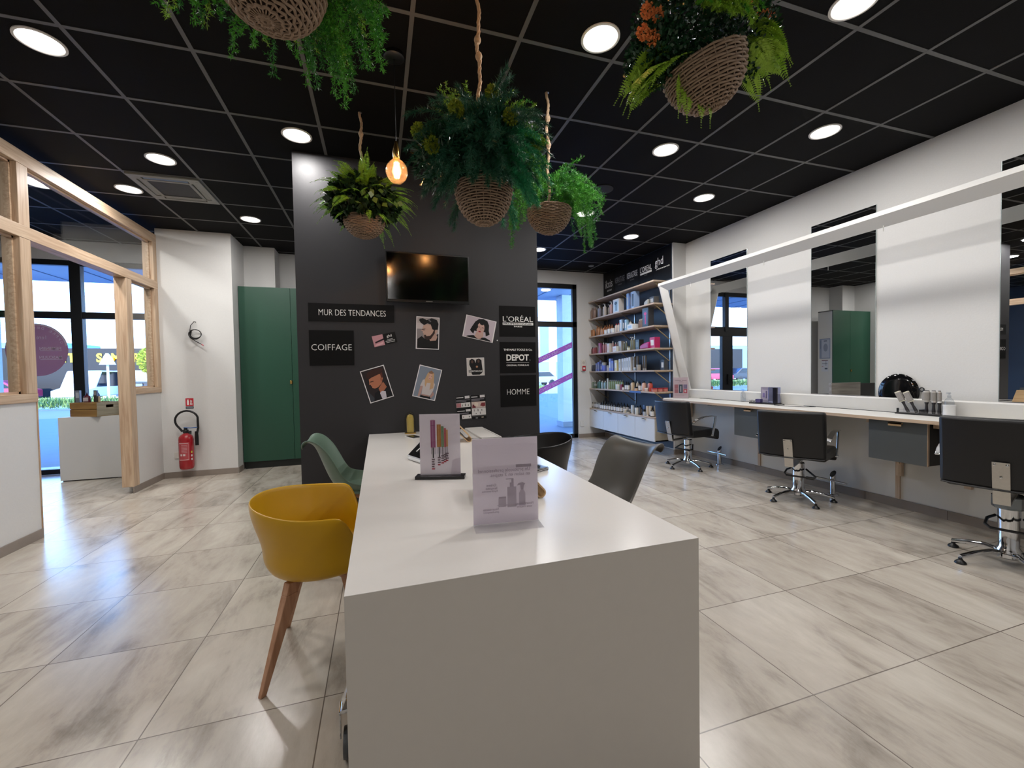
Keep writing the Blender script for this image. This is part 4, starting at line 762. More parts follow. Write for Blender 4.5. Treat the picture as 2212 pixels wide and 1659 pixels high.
g = M(t.location); g.bar([(ex-.01, ey-.02, .655), (ex+.06, ey-.03, .648), (ex+.135, ey-.03, .652)], .022, .010); g.build('lever', mat('#2f5f9e', .4), t, bevel=.002)
hx, hz = ex+.015, .745
g = M(t.location); P = [(ex-.04, ey, .61), (ex-.07, ey, .655)]+[(hx+.125*math.cos(a), ey+.0, hz+.12*math.sin(a)) for a in [PI*(1.22-1.12*i/14) for i in range(15)]]+[(ex+.135, ey, .64), (ex+.125, ey-.01, .56)]; g.tube(P, .0125, 10); g.build('hose', BLACKP, t, smooth=True)
g = M(t.location); g.tube([(ex+.12, ey-.01, .60), (ex+.12, ey-.01, .52), (ex+.122, ey-.01, .42)], [.018, .022, .020], 12); g.build('nozzle', BLACKP, t, smooth=True)
g = M(t.location); g.box((ex-.03, ey+.02, .56), (ex+.03, 6.449, .60)); g.build('wall_bracket', mat('#222222', .5), t)
t = thing('extinguisher_sign', 'small red and grey extinguisher sign above the red extinguisher', 'sign', (-2.343, 6.449, .955)); flat_art('plate', .088, .135, [('#c02a36', rect(0, .24, 1, 1)), ('#4f5560', rect(0, 0, 1, .22)), ('#f0eae8', rect(.18, .36, .42, .75)), ('#f0eae8', rect(.22, .75, .38, .84)), ('#f0eae8', rect(.16, .84, .46, .88)), ('#f0eae8', rect(.56, .38, .86, .50)), ('#f0eae8', rect(.60, .50, .66, .84)), ('#f0eae8', rect(.70, .56, .74, .80)), ('#f0eae8', rect(.78, .56, .82, .80)), ('#a9adb4', rect(.1, .08, .9, .13))], t, (0, -.003, 0), th=.0025)
t = thing('coiled_cable', 'coil of thin black electric cable hanging out of the white wall', 'cable', (-2.243, 6.449, 2.0))
g = M(t.location); cx, cz = -2.243, 1.845
P = [(cx, 6.448, 2.01), (cx-.01, 6.42, 2.012), (cx-.045, 6.41, 1.96), (cx-.055, 6.405, 1.88)]
for k in range(3):
    r_ = .066-.004*k
    P += [(cx+.004*k+r_*1.05*math.cos(a), 6.405+.006*math.sin(a*2+k), cz+.004*k+r_*math.sin(a)*.95) for a in [PI*.85+2*PI*i/22 for i in range(22)]]
P += [(cx-.05, 6.40, 1.80), (cx+.02, 6.40, 1.75), (cx+.085, 6.395, 1.71)]
g.tube(P, .0045, 6); g.build('cable', BLACKP, t, smooth=True)
g = M(t.location); g.tube([(cx+.075, 6.396, 1.716), (cx+.095, 6.394, 1.703)], .008, 8); g.build('cable_end', mat('#c86a72', .4), t)
t = thing('double_socket', 'white double socket half hidden behind the fire extinguisher', 'socket', (-2.46, 6.449, .295)); g = M(t.location); g.box((-2.53, 6.438, .25), (-2.385, 6.449, .335)); g.build('plate', mat('#dad7d1', .35), t, bevel=.004)
for x in (-2.495, -2.42): g = M(t.location); g.lathe([(.022, -.0125), (.02, -.008), (.0001, -.008)], (x, 6.45, .293), 16, 'y', cap=False); g.build('outlet', mat('#b9b6b0', .4), t)
# green cabinet
GREEN = mat('#1e4a38', .38, noise=.04, scale=40, key='dark_green_lacquer'); 
t = thing('tall_cabinet', 'tall dark green two door cabinet between the white wall and the black wall', 'cabinet', (-1.25, 6.9, 0))
g = M(t.location); g.box((-1.815, 6.68, .10), (-1.797, 6.99, 2.54)); g.box((-.648, 6.68, .10), (-.63, 6.99, 2.54)); g.box((-1.815, 6.68, 2.522), (-.63, 6.99, 2.54)); g.box((-1.797, 6.97, .1), (-.648, 6.99, 2.522)); g.build('carcass', WHITEM, t)
g = M(t.location); g.box((-1.80, 6.69, 0), (-.64, 6.98, .10)); g.build('plinth', mat('#101411', .5), t)
for a, b in ((-1.812, -1.172), (-1.168, -.633)):
    g = M(t.location); g.box((a, 6.66, .10), (b, 6.679, 2.537)); d = g.build('door', GREEN, t, bevel=.001)
    if a < -1.5: g = M(t.location); g.box((-1.20, 6.640, 1.175), (-1.172, 6.66, 1.225)); g.build('pull', BRASS, d, bevel=.002)
t = thing('wall_notice', 'grey framed notice with a plan below it on the white end of the green cabinet', 'notice', (-.628, 6.835, 1.7), math.radians(90))
flat_art('notice_sheet', .24, .45, [('#8f99ae', rect(0, 0, 1, 1)), ('#b7bccb', rect(.06, .05, .8, .95)), ('#50586c', rect(.3, .86, .6, .9)), ('#8c93a4', ell(.43, .55, .2, .2)), ('#7d879c', rect(.84, .5, .95, .92))], t, (0, 0, 0), th=.02)
flat_art('plan_sheet', .15, .26, [('#d0d3da', rect(0, 0, 1, 1)), ('#8a6a70', rect(.05, .9, .95, .98)), ('#59606e', rect(.3, .5, .36, .88)), ('#59606e', rect(.1, .66, .9, .69)), ('#b0787c', rect(.7, .4, .95, .45)), ('#59606e', rect(.1, .18, .5, .3))], t, (0, 0, -.38), th=.003)
# white display plinth and what stands on it
t = thing('display_plinth', 'plain white box plinth standing by the shop window of the entrance', 'plinth', (-3.5, 6.98, 0)); g = M(t.location); g.box((-3.853, 6.74, .012), (-2.92, 7.22, .812)); g.build('body', WHITEM, t, bevel=.002); g = M(t.location); g.box((-3.835, 6.755, 0), (-2.94, 7.2, .012)); g.build('base', BLACKP, t)
t = thing('wooden_crate', 'light brown wooden crate with a hand hole on the white plinth', 'crate', (-3.55, 6.93, .812), math.radians(-28))
g = M(); g.box((-.20, -.15, 0), (-.188, .15, .175)); 
L_, W_, H_ = .21, .16, .178
g = M(); g.box((-L_, -W_, 0), (L_, -W_+.012, H_*.48)); g.box((-L_, -W_, H_*.52), (L_, -W_+.012, H_)); g.box((-L_, W_-.012, 0), (L_, W_, H_)); g.box((-L_, -W_+.012, 0), (L_, W_-.012, .01)); g.box((-L_+.012, -W_+.012, H_-.03), (L_-.012, W_-.012, H_-.02)); g.build('boards', CRATEW, t, bevel=.002)
for s_ in (-1, 1):
    g = M(); xa_, xb_ = (s_*L_, s_*(L_-.014)); g.box((xa_, -W_+.012, 0), (xb_, W_-.012, H_*.62)); g.box((xa_, -W_+.012, H_*.82), (xb_, W_-.012, H_)); g.box((xa_, -W_+.012, H_*.62), (xb_, -.045, H_*.82)); g.box((xa_, .045, H_*.62), (xb_, W_-.012, H_*.82)); g.build('end_panel', woodmat('crate_end', '#a59a80', '#beb398', 1, .6) if s_ == 1 else CRATEW, t)
zc = .812+.178+.002
def place_px(px, y): p_ = on_y(px, 850, y); return p_.x
Y0 = 6.90
t = thing('product_box', 'slim silver grey carton on the crate, leftmost', 'box', (place_px(169, Y0), Y0, zc)); g = M(); g.box((-.022, -.02, 0), (.022, .02, .155)); g.build('carton', mat('#6a6f78', .4, noise=.3, scale=25), t, bevel=.001); g = M(); g.box((-.016, -.0206, .06), (.016, -.02, .13)); g.build('label', mat('#a9adb4', .4), t)
t = thing('shampoo_bottle', 'dark red bottle with a white label on the crate', 'bottle', (place_px(188, Y0), Y0, zc)); g = M(); g.lathe([(.034, 0), (.036, .005), (.036, .07), (.028, .084), (.012, .092), (.012, .10)], seg=20, ey=.7); g.build('body', mat('#5c2430', .25), t, smooth=True); g = M(); g.lathe([(.013, .098), (.012, .112), (.006, .114), (.006, .125)], seg=12); g.build('cap', mat('#3c1a24', .3), t); g = M(); g.box((-.03, -.0265, .012), (.022, -.0255, .062)); g.build('label', mat('#b6acae', .5), t)
t = thing('product_box', 'slim dark carton on the crate, right of the red bottle', 'box', (place_px(207, Y0), Y0, zc)); g = M(); g.box((-.016, -.018, 0), (.016, .018, .155)); g.build('carton', mat('#3f3836', .4, noise=.3, scale=25), t, bevel=.001); g = M(); g.box((-.012, -.0186, .09), (.012, -.018, .14)); g.build('label', mat('#8e8a88', .4), t)
t = thing('small_bottle', 'small pale bottle at the right end of the crate', 'bottle', (place_px(214, Y0+.02), Y0+.02, zc)); g = M(); g.lathe([(.014, 0), (.014, .06)], seg=14); g.build('body', mat('#cdbf9c', .3), t, smooth=True); g = M(); g.lathe([(.009, .06), (.009, .078)], seg=12); g.build('cap', mat('#d9d3c4', .4), t)
t = thing('blister_pack', 'grey and black hanging blister pack leaning beside the crate', 'package', (place_px(265, 6.90), 6.90, .812), math.radians(-12)); g = M(); g.prism([(-.055, 0, 0), (.05, 0, 0), (.035, .02, .17), (.03, .02, .20), (-.035, .02, .20), (-.04, .02, .17)], (0, .005, 0)); g.build('card', mat('#6c6665', .5), t); g = M(); g.box((-.03, -.02, .02), (.022, .0, .12)); g.build('device', mat('#26262a', .3), t, bevel=.006); g = M(); g.lathe([(.022, -.024), (.02, -.018)], (-.005, 0, .085), 16, 'y'); g.build('dial', mat('#b4b2b0', .3), t)
t = thing('black_pouch', 'black curved pouch standing behind the blister pack', 'pouch', (place_px(268, 7.03), 7.03, .812)); g = M(); g.prism([(-.10, 0, .12), (-.06, 0, .02), (-.03, 0, 0), (.07, 0, 0), (.06, 0, .12), (.02, 0, .19), (-.01, 0, .19), (-.07, 0, .14)], (0, .03, 0)); g.build('body', mat('#1c191b', .5), t, bevel=.008, smooth=True)
# round window sticker, seen from the back
PINKS = mat('#a98a94', .6, alpha=.93, key='sticker_rose')
t = thing('window_sticker', 'large round dusty rose price sticker on the shop window, lettering reversed', 'sticker', (-4.38, YF+.045, 1.70))
g = M(); R_ = .355; g.prism([(R_*.93*math.cos(a), 0, R_*math.sin(a)) for a in [2*PI*i/48 for i in range(48)]], (0, .001, 0)); g.build('vinyl', thin('#b98f9b', .55), t)
SG = thin('#e2d8dc', .5)
g = M(); n = 24; r1, r2 = R_*.985, R_*.93; g.raw([(.93*r*math.cos(a), -.001, r*math.sin(a)) for r in (r1, r2) for a in [PI*.05+PI*.9*i/n for i in range(n+1)]], [(i, i+1, n+2+i, n+1+i) for i in range(n)]); g.build('rim', SG, t)
for ch_, a in zip('OFFRE DECOUVERTE', [20+140*i/15 for i in range(16)]):
    if ch_ == ' ': continue
    a_ = math.radians(a); o = lettering(ch_, .028, .034, (.93*.30*math.cos(a_), -.002, .30*math.sin(a_)), SG, t, ry=-(a_-PI/2), mirror=True)
lettering('1ere', .10, .05, (.05, -.002, .17), SG, t, mirror=True); lettering('FEMININ', .23, .04, (.14, -.002, .02), SG, t, mirror=True, bold=.015); lettering('MASCULIN', .24, .04, (.14, -.002, -.10), SG, t, mirror=True, bold=.015)
lettering('25 E', .13, .05, (-.20, -.002, .02), SG, t, mirror=True); lettering('24 E', .13, .05, (-.20, -.002, -.10), SG, t, mirror=True)
g = M(); g.box((.03, -.002, -.012), (.26, -.001, -.006)); g.box((.03, -.002, -.132), (.27, -.001, -.126)); g.build('underline', SG, t)
# pink diagonal tapes on the right hand window
for k, (za, lb) in enumerate(((1.60, 'upper pink diagonal tape across the tall window'), (1.015, 'lower pink diagonal tape across the tall window'))):
    t = thing('window_tape', lb, 'sticker', (3.10, YF+.044, za-.0), 0, 'pink window tapes'); sl = .43; L_ = .56
    g = M(); g.prism([(-.57, 0, -.57*sl-.055), (.465, 0, .465*sl-.055), (.465, 0, .465*sl+.055), (-.57, 0, -.57*sl+.055)], (0, .001, 0)); g.build('tape', thin('#cf8ccb', .55), t)
    an = -math.atan(sl); TWT = thin('#f2e0f2', .5)
    lettering('TAKE CONTROL', .62, .055, (-.07, -.001, -.07*sl), TWT, t, ry=an, mirror=True, bold=.02); lettering('ghd', .11, .06, (.385, -.001, .385*sl), TWT, t, ry=an, mirror=True); lettering('N', .05, .055, (-.52, -.001, -.52*sl), TWT, t, ry=an, mirror=True, bold=.02)

# ================================================================== BLACK WALL
TY = YM-.10
t = thing('television', 'flat black television mounted high on the black wall', 'television', (.457, TY, 2.15))
g = M(); g.box((-.373, 0, -.222), (.373, .035, .222)); g.build('housing', mat('#08080a', .3, key='tv_plastic'), t, bevel=.004)
g = M(); g.box((-.360, -.0015, -.198), (.360, .0, .209)); g.build('screen', mat('#020203', .12, key='tv_screen', spec=.6), t)
g = M(); g.box((-.03, -.002, -.213), (.03, 0, -.208)); g.build('badge', STEEL, t)
g = M(); g.box((-.12, .035, -.12), (.12, .099, .12)); g.build('wall_mount', BLACKP, t)
SIGNB = ink('#070607', .7)
def wall_sign(x0, x1, z0, z1, lb, col='#080708', nm='wall_sign'):
    t = thing(nm, lb, 'sign', ((x0+x1)/2, YM-.0045, (z0+z1)/2), 0, 'black sign panels on the feature wall'); g = M(); g.box((-(x1-x0)/2, 0, -(z1-z0)/2), ((x1-x0)/2, .004, (z1-z0)/2)); g.build('panel', mat(col, .7, spec=.2, key='sign_'+col), t); return t
WT = mat('#efedea', .5, key='white_letters')
t = wall_sign(-.56, .15, 1.755, 1.91, 'wide black sign reading MUR DES TENDANCES', '#0f0e0f'); lettering('MUR DES TENDANCES', .555, .052, (.005, -.001, 0), WT, t, bold=-.010)
t = wall_sign(-.56, -.20, 1.372, 1.677, 'square black sign reading COIFFAGE'); lettering('COIFFAGE', .325, .052, (0, -.001, .005), WT, t, bold=-.010)
t = wall_sign(1.143, 1.517, 1.64, 1.94, 'black sign with the L Oreal lettering, topmost of the three'); 
lettering("L'ORÉAL", .315, .066, (.005, -.001, .028), WT, t); g = M(); g.box((-.155, -.001, -.038), (.165, 0, -.014)); g.build('bar', WT, t); lettering('PROFESSIONNEL', .30, .014, (.005, -.002, -.026), SIGNB, t, bold=.02); lettering('PARIS', .085, .014, (.005, -.001, -.052), WT, t, bold=.02)
t = wall_sign(1.143, 1.517, 1.278, 1.584, 'black sign reading DEPOT, middle of the three'); lettering('THE MALE TOOLS & Co.', .30, .020, (.0, -.001, .078), WT, t, bold=.025); lettering('DEPOT', .235, .064, (-.005, -.001, .0), WT, t, bold=.03); lettering('ORIGINAL FORMULAS', .235, .016, (-.005, -.001, -.076), WT, t, bold=.02); g = M(); g.box((-.125, -.001, -.051), (.115, 0, -.0485)); g.build('rule', WT, t); lettering('R', .008, .008, (.125, -.001, -.026), WT, t)
t = wall_sign(1.143, 1.517, .945, 1.256, 'black sign reading HOMME, lowest of the three'); lettering('HOMME', .235, .055, (-.005, -.001, -.01), WT, t, bold=-.012)
def pinned(name, cx, cz, w_, h_, rot, shapes, lb, cat='photo', back='#e9e5e6', grp='pictures pinned to the black wall'):
    t = thing(name, lb, cat, (cx, YM-.004, cz), 0, grp); t.rotation_euler = (0, math.radians(rot), 0); flat_art('print', w_, h_, shapes, t, (0, 0, 0), th=.002, back=back); return t
B_ = lambda c: (c, rect(.035, .025, .965, .975))
# bearded man in profile
pinned('photo_print', .447, 1.663, .213, .30, 2.5, [B_('#b9aeae'), ('#8e8688', rect(.035, .3, .4, .62)), ('#c7bcbd', rect(.035, .62, .3, .8)), ('#19181a', [(.06, .025), (.06, .30), (.24, .40), (.36, .33), (.6, .30), (.8, .42), (.965, .5), (.965, .025)]),
   ('#b8978a', [(.60, .26), (.58, .40), (.80, .56), (.92, .40), (.86, .28)]), ('#c4a294', [(.30, .72), (.26, .62), (.20, .575), (.29, .54), (.28, .50), (.33, .475), (.31, .44), (.35, .36), (.47, .30), (.62, .33), (.76, .45), (.80, .62), (.66, .76), (.45, .78)]),
   ('#3a2c2a', [(.35, .40), (.36, .345), (.48, .285), (.64, .32), (.80, .50), (.82, .60), (.76, .60), (.70, .50), (.60, .42), (.45, .40), (.42, .44), (.33, .44)]), ('#1a181b', [(.12, .88), (.20, .80), (.34, .74), (.48, .80), (.62, .77), (.70, .62), (.80, .60), (.93, .62), (.96, .80), (.88, .92), (.66, .965), (.44, .90), (.28, .95), (.14, .93)]),
   ('#c4a294', ell(.86, .565, .055, .055)), ('#2c2424', [(.24, .595), (.38, .61), (.40, .63), (.26, .615)]), ('#5a4540', [(.29, .565), (.37, .565), (.37, .575), (.29, .575)]), ('#6d6a70', [(.5, .9), (.6, .84), (.64, .86), (.55, .93)])], 'photo of a bearded man with a dark quiff in profile')
pinned('photo_print', .943, 1.71, .305, .212, 12, [B_('#c9bcc6'), ('#141315', [(.10, .025), (.16, .09), (.34, .16), (.50, .10), (.72, .16), (.90, .08), (.93, .025)]), ('#c9a69c', [(.38, .12), (.50, .03), (.58, .06), (.66, .20), (.64, .36), (.42, .36)]),
   ('#141214', [(.26, .28), (.20, .36), (.24, .52), (.32, .78), (.42, .93), (.56, .975), (.70, .92), (.78, .74), (.80, .5), (.85, .34), (.74, .22), (.70, .40), (.34, .36), (.33, .22)]),
   ('#cfaaa0', ell(.525, .52, .125, .27)), ('#141214', [(.40, .80), (.44, .55), (.40, .45), (.38, .70)]), ('#141214', [(.42, .82), (.50, .70), (.56, .68), (.66, .78), (.58, .86)]), ('#a02c38', ell(.515, .375, .045, .03)), ('#4a3432', rect(.44, .565, .50, .585)), ('#4a3432', rect(.56, .565, .62, .585)), ('#a8837a', rect(.525, .44, .545, .54))], 'photo of a woman with a dark bob and red lips')
pinned('photo_print', -.013, 1.20, .213, .30, -16, [B_('#2b2426'), ('#3a3d44', [(.035, .025), (.035, .4), (.3, .025)]), ('#17161b', [(.18, .025), (.30, .26), (.50, .30), (.78, .38), (.965, .42), (.965, .025)]), ('#a86a50', [(.52, .24), (.50, .36), (.76, .52), (.84, .34), (.66, .24)]), ('#c9c2cc', [(.52, .025), (.50, .22), (.60, .26), (.74, .22), (.70, .025)]),
   ('#b57458', [(.24, .70), (.22, .60), (.19, .545), (.25, .53), (.25, .49), (.28, .47), (.27, .43), (.36, .39), (.50, .40), (.68, .48), (.80, .62), (.78, .76), (.5, .78)]), ('#3c2420', [(.16, .78), (.26, .70), (.36, .73), (.62, .76), (.84, .80), (.90, .88), (.76, .955), (.48, .95), (.26, .90)]), ('#5b3028', [(.84, .80), (.80, .64), (.74, .64), (.74, .78)]), ('#a0614a', ell(.72, .60, .04, .05)), ('#3a2420', rect(.26, .60, .40, .625))], 'photo of a young man with shaved sides and a quiff')
pinned('photo_print', .433, 1.20, .213, .30, 14.5, [B_('#7f8896'), ('#17151a', [(.32, .025), (.34, .10), (.74, .10), (.80, .025)]), ('#b08a80', [(.36, .09), (.38, .14), (.70, .14), (.72, .09)]), ('#b8938a', [(.22, .05), (.24, .36), (.34, .40), (.34, .12), (.28, .04)]), ('#c7bebd', [(.22, .36), (.28, .56), (.42, .62), (.72, .60), (.84, .50), (.82, .30), (.74, .13), (.36, .13), (.34, .38)]),
   ('#b08a80', [(.82, .28), (.90, .18), (.80, .06), (.74, .10)]), ('#c39f7a', [(.40, .44), (.36, .60), (.42, .80), (.56, .90), (.70, .82), (.76, .60), (.80, .38), (.66, .30), (.64, .52), (.48, .50), (.46, .36)]), ('#d0a798', ell(.565, .70, .075, .10)), ('#8c6a52', [(.45, .84), (.56, .90), (.68, .84), (.60, .80), (.5, .80)]), ('#9c4a50', rect(.53, .635, .60, .65)), ('#4a3a38', rect(.50, .72, .54, .73)), ('#4a3a38', rect(.59, .72, .63, .73))], 'photo of a blonde woman in a short white top')
t = pinned('photo_print', .896, 1.345, .173, .173, -1, [('#d2ccc8', rect(.02, .02, .98, .98)), ('#171518', [(.26, .10), (.24, .40), (.14, .62), (.16, .86), (.30, .95), (.44, .88), (.50, .70), (.54, .90), (.70, .95), (.84, .86), (.86, .60), (.90, .20), (.80, .10), (.72, .05), (.32, .05)]), ('#5c443c', ell(.31, .78, .06, .09)), ('#5c443c', ell(.67, .80, .06, .09)), ('#b08468', ell(.57, .50, .06, .06)), ('#241f22', rect(.10, .19, .90, .31))], 'small square poster with two women in black')
lettering('EXPERT BOUCLES', .13, .014, (0, -.004, -.043), WT, t, bold=.02)
t = pinned('voucher_card', .062, 1.602, .205, .098, -13, [('#c38f96', rect(0, 0, .46, 1)), ('#0c0b0d', rect(.46, 0, 1, 1)), ('#2a1a22', [(.08, .30), (.08, .44), (.46, .62), (.46, .46)]), ('#d9a8ae', [(.02, .04), (.4, .10), (.42, .3), (.1, .22)])], 'small pink and black voucher card left of the bearded man', 'card')
lettering('ghd', .045, .030, (.045, -.003, .020), WT, t); lettering('CADEAU', .05, .006, (.045, -.003, -.008), WT, t, bold=.02); lettering('MON COFFRET STYLE', .082, .007, (.045, -.003, -.020), WT, t, bold=.02); lettering('A SAINT VALENTIN', .074, .007, (.045, -.003, -.033), WT, t, bold=.02)
t = pinned('price_leaflet', .771, .958, .145, .215, -3, [('#0e0d10', rect(0, 0, 1, 1)), ('#d8d4d4', rect(.62, .88, .94, 1)), ('#d8d4d4', rect(.05, .92, .52, .955)), ('#77737a', rect(.03, .80, .95, .83)), ('#77737a', rect(.03, .75, .7, .78)), ('#d9d5d3', rect(.02, .50, .96, .70)), ('#b5777c', rect(.03, .51, .34, .69)), ('#222222', rect(.42, .54, .45, .63)), ('#222222', rect(.60, .54, .64, .66)), ('#222222', ell(.82, .58, .03, .03)), ('#d8d4d4', rect(.62, .30, .94, .40)), ('#d8d4d4', rect(.05, .32, .55, .35)), ('#77737a', rect(.03, .20, .8, .25)), ('#d9d5d3', rect(.34, -.02, .96, .16)), ('#222222', rect(.42, .02, .45, .10)), ('#222222', ell(.82, .06, .03, .03))], 'black price leaflet on the black wall, left of the pair', 'leaflet')
t = pinned('price_leaflet', .918, .957, .145, .235, -2, [('#0e0d10', rect(0, 0, 1, 1)), ('#d8d4d4', rect(.62, .88, .95, .98)), ('#d8d4d4', rect(.03, .90, .45, .93)), ('#77737a', rect(.03, .80, .9, .84)), ('#77737a', rect(.03, .75, .6, .78)), ('#cbb8b0', rect(.02, .46, .97, .72)), ('#6c2c34', [(.05, .47), (.1, .62), (.28, .56), (.3, .47)]), ('#7a3238', [(.6, .55), (.7, .66), (.95, .66), (.95, .52), (.8, .5)]), ('#e0cfc0', [(.2, .55), (.24, .70), (.48, .66), (.45, .52)]), ('#d9d5d3', rect(.02, .16, .97, .45)), ('#222222', rect(.16, .32, .19, .41)), ('#222222', rect(.42, .32, .46, .42)), ('#222222', rect(.68, .33, .72, .40)), ('#222222', ell(.30, .23, .03, .02)), ('#222222', rect(.56, .2, .59, .29)), ('#4b4a48', rect(.02, .11, .97, .16)), ('#8c8c8c', rect(.25, .03, .4, .07)), ('#a89c8c', rect(.65, .04, .8, .09))], 'black price leaflet on the black wall, right of the pair', 'leaflet')
t = thing('wall_magnet', 'tiny white magnet dot left of the DEPOT sign', 'magnet', (1.118, YM-.003, 1.60)); g = M(); g.lathe([(.006, -.002), (.006, .002)], seg=12, axis='y'); g.build('dot', WT, t)
for (x, z) in ((1.10, 1.785), (.45, 1.535), (.44, 1.07), (.09, 1.66), (-.14, 1.315), (.98, 1.05)):
    pass

# ================================================================== WORK TABLE
TX0, TX1, TY0, TY1 = -.092, .950, 1.070, 3.955
TT = mat('#dedad6', .24, noise=.015, scale=60, key='white_table_top', spec=.5); TF = mat('#b9b4ad', .5, noise=.03, scale=90, key='table_front')
t = thing('work_table', 'long white work table running up to the black wall', 'table', ((TX0+TX1)/2, (TY0+TY1)/2, 0))
g = M(t.location); g.box((TX0, TY0+.02, .722), (TX1, TY1, .7484)); g.box((TX0, TY0, .7485), (TX1, TY1, .75)); g.build('top', TT, t)
g = M(t.location); g.box((TX0, TY0+.0005, .004), (TX1, TY0+.0195, .748)); g.build('end_panel', mat('#bfbab3', .55, noise=.02, key='shade_toned_end_panel'), t)  # white panel, its shade put into the greyed base colour
g = M(t.location); g.box((.33, TY0+.6, 0), (.53, TY1-.2, .7215)); g.build('plinth_box', WHITEM, t)
g = M(t.location); g.box((TX0+.02, TY0+.02, .66), (TX0+.04, TY1, .7215)); g.box((TX1-.04, TY0+.02, .66), (TX1-.02, TY1, .7215)); g.build('side_rail', BIRCH[1], t)
def caster(x, y):
    g = M(t.location); sg_ = 1 if x < .3 else -1; g.box((x-.02, y-.035, .166), (x+sg_*.13, y+.035, .176)); g.hexa([(x-.024*sg_, y-.035, .166), (x-.020*sg_, y-.035, .166), (x-.020*sg_, y+.035, .166), (x-.024*sg_, y+.035, .166), (x-.004*sg_, y-.035, .215), (x-.0*sg_, y-.035, .215), (x-.0*sg_, y+.035, .215), (x-.004*sg_, y+.035, .215)]); g.box((x-.028, y-.028, .158), (x+.028, y+.028, .166)); g.hexa([(x-.026, y-.03, .075), (x-.022, y-.03, .075), (x-.022, y+.01, .075), (x-.026, y+.01, .075), (x-.026, y-.03, .158), (x-.022, y-.03, .158), (x-.022, y+.03, .158), (x-.026, y+.03, .158)]); g.hexa([(x+.022, y-.03, .03), (x+.026, y-.03, .03), (x+.026, y+.01, .03), (x+.022, y+.01, .03), (x+.022, y-.03, .158), (x+.026, y-.03, .158), (x+.026, y+.03, .158), (x+.022, y+.03, .158)]); c_ = g.build('caster', CHROME, t, bevel=.002)
    g = M(t.location); g.lathe([(.025, -.017), (.046, -.015), (.048, 0), (.046, .015), (.025, .017)], (x, y-.012, .048), 24, 'x'); g.build('wheel', mat('#4b4d50', .35, key='caster_tyre'), c_, smooth=True)
caster(-.125, 1.50); caster(-.10, 3.4); caster(.93, 1.50)
ZT_ = .7505
# sign holder with bottles
t = thing('sign_holder', 'upright sign holder on a black foot showing a row of colourful tubes', 'sign', (.29, 2.135, ZT_), math.radians(-18))
g = M(); g.box((-.125, -.032, 0), (.125, .032, .016)); g.build('foot', mat('#0d0c10', .2), t, bevel=.002)
SHP = [('#eee6ec', rect(0, 0, 1, 1)), ('#e2d8e0', [(.75, .0), (1, 0), (1, .28), (.8, .24)])]
for (x0, x1, z1_, z0_, c_, c2) in ((.27, .39, .90, .45, '#b3628f', '#c98bb0'), (.43, .53, .83, .46, '#c08340', '#d6a564'), (.54, .60, .80, .46, '#6f9068', '#8fab82'), (.61, .66, .77, .46, '#bf5a5e', '#cf8080'), (.665, .705, .745, .47, '#c99a5c', '#dab37c')):
    w_ = x1-x0; SHP += [(c_, rect(x0, z0_, x1, z1_)), (c2, rect(x0+w_*.3, z0_+.01, x0+w_*.62, z1_-.01)), ('#8b4a70' if x0 < .3 else c_, rect(x0, z1_-.09, x1, z1_-.083)), ('#e4dce2', rect(x0+w_*.1, z1_, x1-w_*.1, z1_+.015)), ('#a49aa6', rect(x0+w_*.08, z0_-.11, x0+w_*.2, z0_)), ('#a49aa6', rect(x1-w_*.2, z0_-.11, x1-w_*.08, z0_)), ('#1a161d', rect((x0+x1)/2-w_*.12, z0_-.17, (x0+x1)/2+w_*.12, z0_))]
for (x0, z0_, n_) in ((.30, .25, 5), (.45, .28, 4), (.54, .31, 4), (.60, .33, 4), (.65, .35, 4)):
    for i in range(n_): SHP.append(('#77686f' if i < n_-1 else '#b0505c', rect(x0, z0_-.038*i, x0+.075-.01*(i % 2), z0_-.038*i+.022)))
flat_art('print', .205, .31, SHP, t, (0, 0, .172), th=.002, paper=True)
g = M(); g.box((-.105, -.0045, .016), (.105, -.0025, .328)); g.build('acrylic_sheet', ACRYL, t)
# foreground sign holder
t = thing('sign_holder', 'clear angled sign holder in the foreground, reversed grey print showing through', 'sign', (.418, 1.405, ZT_), math.radians(-6))
GP = '#b9aeb8'; SH2 = [('#f0e8ee', rect(0, 0, 1, 1)), ('#f5eef3', rect(0, .60, 1, .68)), ('#bdb2bc', rect(.66, .645, .90, .68)), ('#ccc2cb', rect(.52, .18, .66, .42)), ('#c2b8c2', [(.56, .42), (.56, .47), (.585, .47), (.585, .51), (.50, .51), (.50, .52), (.62, .52), (.62, .42)]), ('#ccc2cb', rect(.38, .19, .50, .29)), ('#bdb2bc', rect(.385, .29, .50, .31)), ('#ccc2cb', [(.70, .19), (.70, .34), (.73, .38), (.77, .38), (.80, .34), (.80, .19)]), ('#bdb2bc', [(.67, .43), (.72, .435), (.73, .38), (.77, .38), (.78, .43), (.80, .45), (.76, .465), (.69, .455)]), ('#d2c9d1', rect(.36, .205, .66, .215))]
flat_art('sheet', .232, .30, SH2, t, (0, 0, .152), th=.0015, back='#f4eef2', paper=True)
TGm = thin('#bdb2bc')
lettering('Un protocole professionnel', .185, .016, (-.005, -.005, .152+.036), TGm, t, mirror=True, bold=.02); lettering('en salon en 3 etapes.', .145, .016, (.015, -.005, .152+.020), TGm, t, mirror=True, bold=.02)
for s_, w_, x, z in (('Crème', .035, -.052, -.013), ('lavante', .04, -.052, -.024), ('hydratante', .055, -.058, -.035), ('Nourrissante', .055, -.055, -.098), ('pré-shampoing', .055, -.055, -.109), ('Nourrissante', .065, .065, -.085), ('sans rinçage', .055, .065, -.097)):
    lettering(s_, w_, .009, (x, -.005, .152+z), TGm, t, mirror=True, bold=.02)
